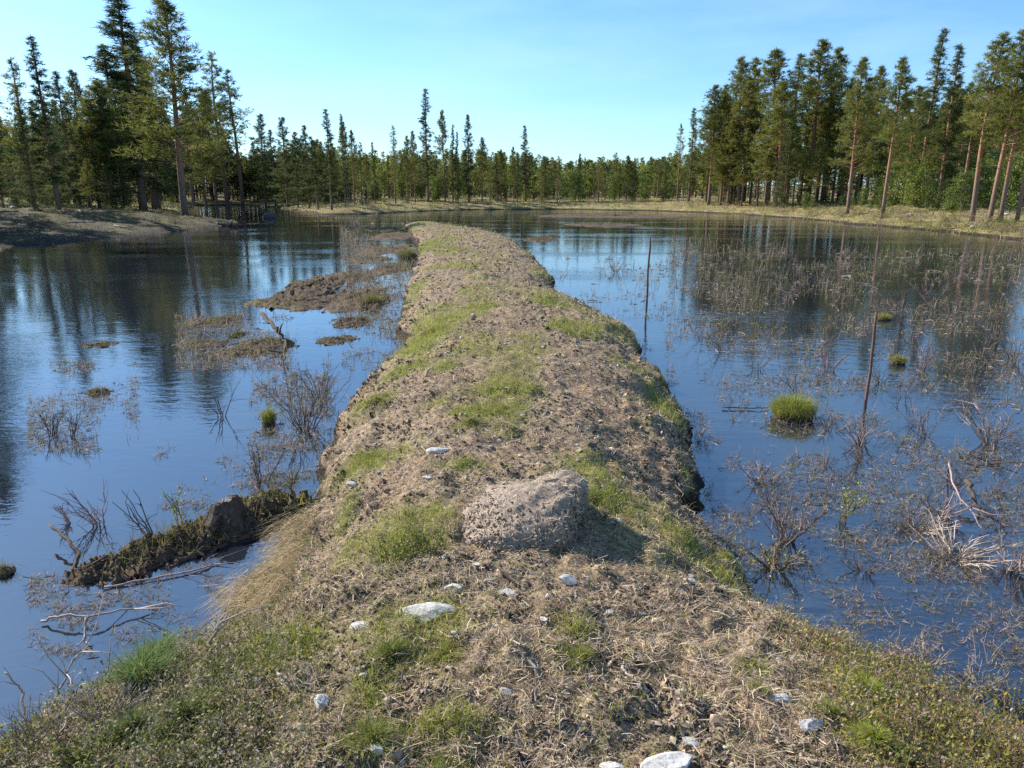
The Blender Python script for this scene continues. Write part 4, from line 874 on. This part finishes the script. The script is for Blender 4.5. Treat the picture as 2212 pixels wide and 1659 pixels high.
def tussock(px, py, wpx, hpx, label, top=(0.25, 0.29, 0.04), low=(0.30, 0.22, 0.11), n=900, seed=0, ground=False, wild=0.6, name='grass_tussock'):
    g = hit(px, py) if ground else P(px, py, 0); m_ = np.hypot(g[1], CAMZ) / F2; R0 = wpx * m_ / 2; L0 = hpx * m_; rg = np.random.default_rng(seed + 500); e = empty(name, tuple(g))
    if not ground:
        V, T = ico(4); V = V * (1 + .5 * (fbm(V[:, 0] * 3 + seed, V[:, 1] * 3 + V[:, 2] * 2, seed, 3) - .5))[:, None] * (R0 * .72, R0 * .62, L0 * .42)
        link('root_mound', raw_mesh('root_mound', V, T, np.broadcast_to(np.array((.075, .055, .038)), V.shape), True), M['soil'], e)
    for nm, cnt, colr, sc_, wl in (('dry_blades', int(n * .55), low, .85, 1.25), ('green_blades', n, top, 1.0, 1.0)):
        a = rg.uniform(0, 6.283, cnt); rr = (np.abs(rg.normal(0, .52, cnt)) if ground and hpx < 100 else np.sqrt(rg.uniform(0, 1, cnt)) * .75) * R0; p = np.stack([rr * np.cos(a), rr * np.sin(a), np.zeros(cnt)], 1)
        if ground: p[:, 2] = H(p[:, 0] + g[0], p[:, 1] + g[1]) - g[2] - .005
        else: p[:, 2] = L0 * .36 * np.sqrt(np.clip(1 - (rr / (R0 * .8)) ** 2, 0, 1))
        mb = MB(); ln_ = L0 * (.75 if ground and hpx < 100 else 1.0) * rg.uniform(.35, 1.0, cnt) * sc_ * np.clip(1 - .35 * rr / R0, .3, 1)
        blades(mb, p, ln_, np.full(cnt, max(.0035, m_ * .9)) * rg.uniform(.6, 1.2, cnt), a + rg.normal(0, .7, cnt), np.clip(np.minimum(rr / R0, 1) * wild * wl + rg.normal(0, .15, cnt), 0, 1.3), rg.uniform(.1, .7, cnt) * wl, np.array(colr)[None] * rg.uniform(.7, 1.35, (cnt, 1)), rg)
        mb.build(nm, M['grass'], e)['kind'] = 'stuff'
    return tag(e, label, 'grass tussock')
tussock(1712, 902, 112, 52, 'round sedge tussock with yellow-green top standing in the right water', n=1500, seed=1)
tussock(1939, 785, 44, 24, 'small yellow-green tussock in the right water beyond the leaning pole', n=220, seed=2, top=(.26, .26, .06), wild=1.0)
tussock(1905, 690, 46, 18, 'flat yellowish tussock at the top end of the leaning pole', n=200, seed=3, top=(.24, .25, .05), wild=1.1)
tussock(582, 915, 38, 40, 'thin green sedge tuft in the left water beside the bare bush', n=260, seed=6, wild=.4)
tussock(805, 660, 50, 26, 'dry green reed tuft on the mat left of the dike', n=400, seed=10, top=(.2, .2, .06))
tussock(880, 560, 46, 24, 'grey-green reed tuft at the left dike edge', n=400, seed=11, top=(.17, .19, .06))
for i, (px, py, w, h_, lb, tp, n_) in enumerate([
    (1240, 1435, 112, 34, 'round green grass tuft alone on the bare middle of the dike', (.20, .22, .035), 1500),
    (845, 1425, 120, 36, 'green grass tuft below the rounded white stone', (.19, .22, .04), 1500), (955, 1420, 120, 30, 'yellow-green grass patch right of the long flat stone', (.24, .25, .045), 1500),
    (1872, 1480, 86, 60, 'bright lime-green moss clump on the right bank', (.34, .38, .05), 1800), (1885, 1610, 80, 70, 'bright green grass clump at the lower right', (.30, .34, .045), 1800),
    (1800, 1545, 90, 40, 'green grass clump left of the lower right brush', (.22, .25, .04), 1000), (1635, 1490, 60, 24, 'small green tuft by the white-topped oval stone', (.2, .23, .04), 500),
    (310, 1470, 90, 118, 'tall green sedge clump on the left bank, blades standing over the water', (.12, .20, .05), 700), (345, 1440, 60, 110, 'second tall sedge clump right beside the tallest one', (.13, .21, .05), 420), (470, 1450, 110, 60, 'mossy green clump on the left bank slope', (.16, .19, .045), 1000), (400, 1540, 150, 60, 'dark green grass clump on the left bank at the bottom', (.12, .16, .035), 1200), (290, 1580, 110, 80, 'dark green clump below the tall sedge at lower left', (.11, .16, .04), 900),
    (800, 990, 150, 24, 'wide green grass patch at the left edge of the dike', (.26, .29, .045), 1800), (1270, 1075, 120, 30, 'green grass patch right behind the boulder', (.21, .25, .04), 1800), (1065, 875, 140, 16, 'long green grass strip across the middle of the dike', (.25, .27, .045), 1500), (1015, 918, 90, 16, 'smaller grass strip before the long green one', (.24, .26, .04), 1000), (815, 865, 90, 26, 'green grass at the left dike edge beyond the wide patch', (.25, .27, .05), 1000), (1570, 1200, 110, 24, 'green fringe tuft on the right dike edge near the water bend', (.27, .30, .05), 1100), (935, 720, 110, 16, 'green patch at mid distance on the left half of the dike', (.22, .23, .045), 900), (1240, 722, 80, 14, 'green patch at mid distance on the right half of the dike', (.23, .25, .045), 800), (950, 1655, 170, 40, 'green grass at the bottom edge left of the middle', (.20, .24, .04), 1600), (800, 1590, 110, 50, 'green grass on the lower left of the dike top', (.19, .22, .04), 1100)]):
    tussock(px, py, w, h_, lb, top=tp, low=(.38, .30, .15), n=int(n_ * 1.2), seed=20 + i, ground=True, wild=1.0 if h_ < 100 else .35)
bush('bare_bush', 655, 930, 120, 1.0, 16, 'grey bare bush standing in the left water close to the dike', (.16, .12, .10), seed=1, leaves=60, leafc=(.16, .17, .05))
bush('bare_bush', 690, 860, 90, .7, 8, 'smaller bare bush behind the grey one by the dike edge', (.18, .14, .11), seed=2)
bush('bare_bush', 112, 940, 75, .5, 7, 'group of thin dark stems in the far left water', (.14, .11, .09), seed=3)
bush('bare_bush', 155, 945, 66, .6, 6, 'thin leaning stems right of the dark stem group', (.15, .12, .10), seed=4)
bush('bare_bush', 215, 1135, 92, .5, 6, 'pinkish heather-like twigs standing in the near left water', (.38, .26, .25), seed=5, lean=(-.3, 0), forks=9)
bush('bare_bush', 150, 1130, 60, .6, 5, 'smaller pinkish twigs left of the taller ones', (.38, .26, .25), seed=6, lean=(-.6, 0), forks=8)
bush('bare_bush', 330, 1165, 130, .35, 5, 'dark leaning stems rising from the ridge left of the green sapling', (.14, .10, .085), seed=7, lean=(-.55, 0), forks=3)
bush('leafy_sapling', 392, 1135, 95, .18, 2, 'slim green-leaved sapling on the ridge left of the stump', (.15, .12, .08), 'sapling', 130, (.20, .25, .06), seed=8, forks=6)
bush('leafy_sapling', 640, 1095, 95, .25, 3, 'thin sparse sapling between stump and dike', (.15, .12, .09), 'sapling', 50, (.18, .22, .06), seed=9)
bush('bare_bush', 560, 1050, 110, .7, 6, 'thin dark twigs in the water above the stump', (.14, .11, .09), seed=10)
bush('bare_bush', 480, 900, 70, .6, 4, 'few thin twigs in the middle of the left water', (.15, .12, .1), seed=11)
bush('leafy_sapling', 1815, 1130, 105, .55, 5, 'lime-leaved willow sprout in the near right water', (.16, .13, .08), 'sapling', 160, (.34, .38, .06), seed=12, lean=(.3, 0))
bush('bare_bush', 1700, 1170, 112, .75, 22, 'dense pinkish-brown dead bush in the near right water', (.26, .19, .17), seed=13)
bush('bare_bush', 1640, 1040, 50, 1.4, 12, 'low dead bush lying in the water right of the dike', (.24, .18, .16), seed=14)
bush('bare_bush', 1670, 1225, 70, 1.2, 16, 'dead twigs with green leaves at the water bend of the right bank', (.24, .18, .14), seed=15, leaves=120, leafc=(.30, .32, .06))
bush('bare_bush', 1990, 800, 80, .7, 14, 'grey twiggy bush in the right water beyond the tussock', (.24, .18, .16), seed=16)
bush('bare_bush', 2140, 960, 100, .9, 18, 'twiggy bush in the right water by the picture edge', (.24, .19, .17), seed=17)
bush('bare_bush', 1860, 960, 70, .9, 12, 'sparse dry bush below the leaning pole', (.24, .18, .16), seed=18)
bush('bare_bush', 2030, 1120, 60, 1.3, 14, 'dry bush behind the pale brush heap', (.27, .20, .18), seed=19)
bush('bare_bush', 1790, 800, 60, .8, 10, 'thin reddish twigs right behind the round sedge tussock', (.27, .17, .15), seed=20)
bush('bare_bush', 2190, 780, 90, .8, 14, 'thin bush at the right picture edge in mid water', (.24, .19, .16), seed=21)
bush('bare_bush', 1330, 590, 40, .9, 8, 'faint twigs in the water left of the middle pole', (.24, .19, .16), seed=22)
bush('brush_heap', 2060, 1205, 62, 2.4, 46, 'pale heap of dead brushwood in the near right water', (.38, .30, .25), 'brush heap', 60, (.30, .32, .06), seed=23, rad=.005)
bush('brush_heap', 1985, 1140, 36, 2.4, 24, 'smaller brush heap behind the pale one', (.38, .30, .24), 'brush heap', 40, (.24, .25, .06), seed=24)
bush('bare_bush', 2180, 1230, 90, 1.0, 14, 'bare twigs right of the pale brush heap at the picture edge', (.30, .23, .2), seed=25)
for i, (px, py, h_, lb, ln) in enumerate([(100, 1600, 100, 'pale dead heather bush at the lower left corner', 0), (230, 1560, 80, 'dead heather bush left of the tall sedge', 40), (40, 1640, 70, 'dark heather bush in the very lower left corner', 200), (180, 1640, 70, 'crowberry bush at the bottom left', 420),
        (1990, 1450, 80, 'dry heather bush on the right bank by the dark water', 60), (2100, 1500, 90, 'reddish dry bush on the right bank', 160), (2190, 1540, 90, 'bush at the right picture edge on the near bank', 200), (2030, 1560, 90, 'yellow-green dwarf shrub on the lower right bank', 420), (2150, 1630, 100, 'orange-green dwarf shrub at the lower right corner', 480), (1980, 1650, 80, 'dwarf shrub at the bottom edge right of the bright green clump', 380), (1930, 1415, 60, 'small dead bush at the top of the right bank brush', 30)]):
    bush('heath_bush', px, py, h_, 1.0, 20, lb, (.34, .27, .23) if i in (0, 1, 4, 5, 10) else (.17, .12, .09), 'bush', ln, (.20, .22, .045) if i not in (8, 5) else (.28, .21, .05), seed=40 + i, z=1, rad=.003, forks=6, leafs=.8)
bush('leafy_herb', 850, 1215, 70, 1.2, 26, 'yellow-green leafy herbs on the dike above the upright white stone', (.15, .13, .06), 'herb', 700, (.22, .25, .04), seed=60, z=1, rad=.002, leafs=.7)
bush('leafy_herb', 930, 1190, 60, 1.2, 20, 'leafy herbs between the other herbs and the boulder', (.15, .13, .06), 'herb', 500, (.21, .24, .04), seed=61, z=1, rad=.002, leafs=.7)

for i in range(46):
    px, py = rnd.uniform(1460, 2215), 620 + 620 * rnd.random() ** 1.1
    g = P(px, py); 
    if float(dike_d(np.array([g[0]]), np.array([g[1]]))[0]) > -.5: continue
    bush('drowned_twigs', px, py, rnd.uniform(35, 75), rnd.uniform(.8, 1.6), rnd.randint(5, 11), 'thin drowned twigs scattered through the right water', (.17, .125, .105), 'twigs', seed=100 + i, rad=.004)['group'] = 'drowned twigs in the right water'
# ------------------------------------------------------------------ drowned litter, sedge stalks, heath cover (uncountable)
rng = np.random.default_rng(51)
def water_pts(n, x0, x1, y0, y1, seed, thr, sc_=.012):
    px = rng.uniform(x0, x1, n); py = y0 + (y1 - y0) * rng.uniform(0, 1, n); d = fbm(px * sc_, py * sc_ * 2, seed, 4); k = rng.random(n) < np.clip((d - thr) * 5, 0, 1); px, py = px[k], py[k]
    g = np.array([P(a_, b_, 0) for a_, b_ in zip(px, py)]); k = (dike_d(g[:, 0], g[:, 1]) < -.03) & (sdf(SHORE, g[:, 0], g[:, 1]) < -.2); return g[k]
G = [water_pts(36000, 1440, 2640, 540, 1260, 3, .38), water_pts(4500, 1180, 1700, 520, 760, 5, .48), water_pts(2600, 60, 300, 780, 980, 6, .42), water_pts(4200, 540, 715, 760, 1080, 7, .40), water_pts(5200, 735, 905, 480, 800, 8, .38), water_pts(2400, 330, 640, 960, 1100, 9, .46), water_pts(3000, 60, 480, 1240, 1420, 10, .44), water_pts(2600, 380, 640, 680, 800, 12, .42), water_pts(4600, 1700, 2520, 1270, 1500, 13, .40)]
g = np.concatenate(G); n = len(g); m_ = np.hypot(g[:, 1], CAMZ) / F2
mb = MB(); pal = np.array([(.28, .20, .17), (.20, .15, .12), (.12, .09, .07), (.36, .28, .24), (.18, .17, .06)])
litter(mb, g + np.stack([0 * m_, 0 * m_, .006 + .2 * m_], 1), rng.gamma(2.5, 4.6, n) * m_ + .02, m_ * rng.uniform(.6, 1.5, n), pal[rng.integers(0, 5, n)], rng, .06)
tag(mb.build('floating_litter', M['straw']), 'thin twigs and dead leaves floating on the pond', 'litter', kind='stuff'); print('float', n)
k = rng.random(n) < .8; g2 = g[k]; m2 = m_[k]; n = len(g2); mb = MB(); pal = np.array([(.30, .22, .15), (.22, .16, .12), (.38, .30, .22), (.20, .21, .06), (.14, .11, .08)])
blades(mb, g2 - (0, 0, .02), rng.gamma(3, 5.2, n) * m2 + .04, m2 * rng.uniform(.45, 1.0, n), rng.uniform(0, 6.283, n), rng.uniform(0, .6, n), rng.uniform(0, .7, n), pal[rng.integers(0, 5, n)], rng)
tag(mb.build('sedge_stalks', M['grass']), 'sparse dry sedge stalks standing in the pond', 'sedge', kind='stuff')
# heath cover of the near banks left and right
x, y, d, r = dike_points(190000, 1.3, 7.5, 0.0)
left_b = sstep(-0.75, -1.35, x + (y - 3) * .22); right_b = sstep(1.05, 1.6, x - (y - 3) * .18)
k = rng.random(len(x)) < np.maximum(left_b, right_b) * (.35 + .9 * fbm(x * 3, y * 3, 88, 3)) * .75; x, y, r, rb = x[k], y[k], r[k], right_b[k]; n = len(x); z = H(x, y)
h_ = rng.gamma(4, .022, n) * (.5 + fbm(x * 2, y * 2, 89, 2)); mb = MB()
cL = np.array([(.13, .16, .035), (.20, .20, .05), (.30, .24, .16), (.40, .33, .25), (.09, .10, .03)]); cR = np.array([(.24, .25, .045), (.33, .25, .06), (.36, .28, .22), (.26, .14, .08), (.14, .15, .035)])
C = np.where((rb > .3)[:, None], cR[rng.integers(0, 5, n)], cL[rng.integers(0, 5, n)]) * rng.uniform(.7, 1.3, (n, 1))
blades(mb, np.stack([x, y, z - .005], 1), h_, rng.uniform(.0015, .003, n), rng.uniform(0, 6.283, n), rng.uniform(.1, .9, n), rng.uniform(.1, .6, n), C, rng)
kk = np.repeat(np.arange(n), 2); nl = len(kk); f_ = rng.uniform(.3, 1, nl); litter(mb, np.stack([x[kk] + rng.normal(0, .018, nl), y[kk] + rng.normal(0, .018, nl), z[kk] + h_[kk] * f_ * .8], 1), rng.uniform(.008, .02, nl), rng.uniform(.004, .009, nl), C[kk], rng, .8)
tag(mb.build('heath_cover', M['grass']), 'tangled dwarf heath covering the near banks at both lower corners', 'heath', kind='stuff'); print('heath', n)
# dry overhanging grass on the left bank bend
c0 = np.array([P(a_, b_, .3)[:2] for a_, b_ in zip(rng.uniform(490, 690, 2600), rng.uniform(1080, 1330, 2600))]); dd = dike_d(c0[:, 0], c0[:, 1]); c0 = c0[(dd > 0) & (dd < .45)]; n = len(c0)
mb = MB(); pal = np.array([(.52, .38, .18), (.46, .33, .19), (.36, .26, .15), (.58, .46, .26)]); blades(mb, np.stack([c0[:, 0], c0[:, 1], H(c0[:, 0], c0[:, 1])], 1), rng.uniform(.10, .26, n), rng.uniform(.002, .004, n), rng.normal(3.6, .5, n), rng.uniform(.7, 1.4, n), rng.uniform(.2, .9, n), pal[rng.integers(0, 4, n)], rng)
tag(mb.build('dry_overhang', M['straw']), 'straw-coloured dry grass hanging over the left bank bend', 'grass', kind='stuff')
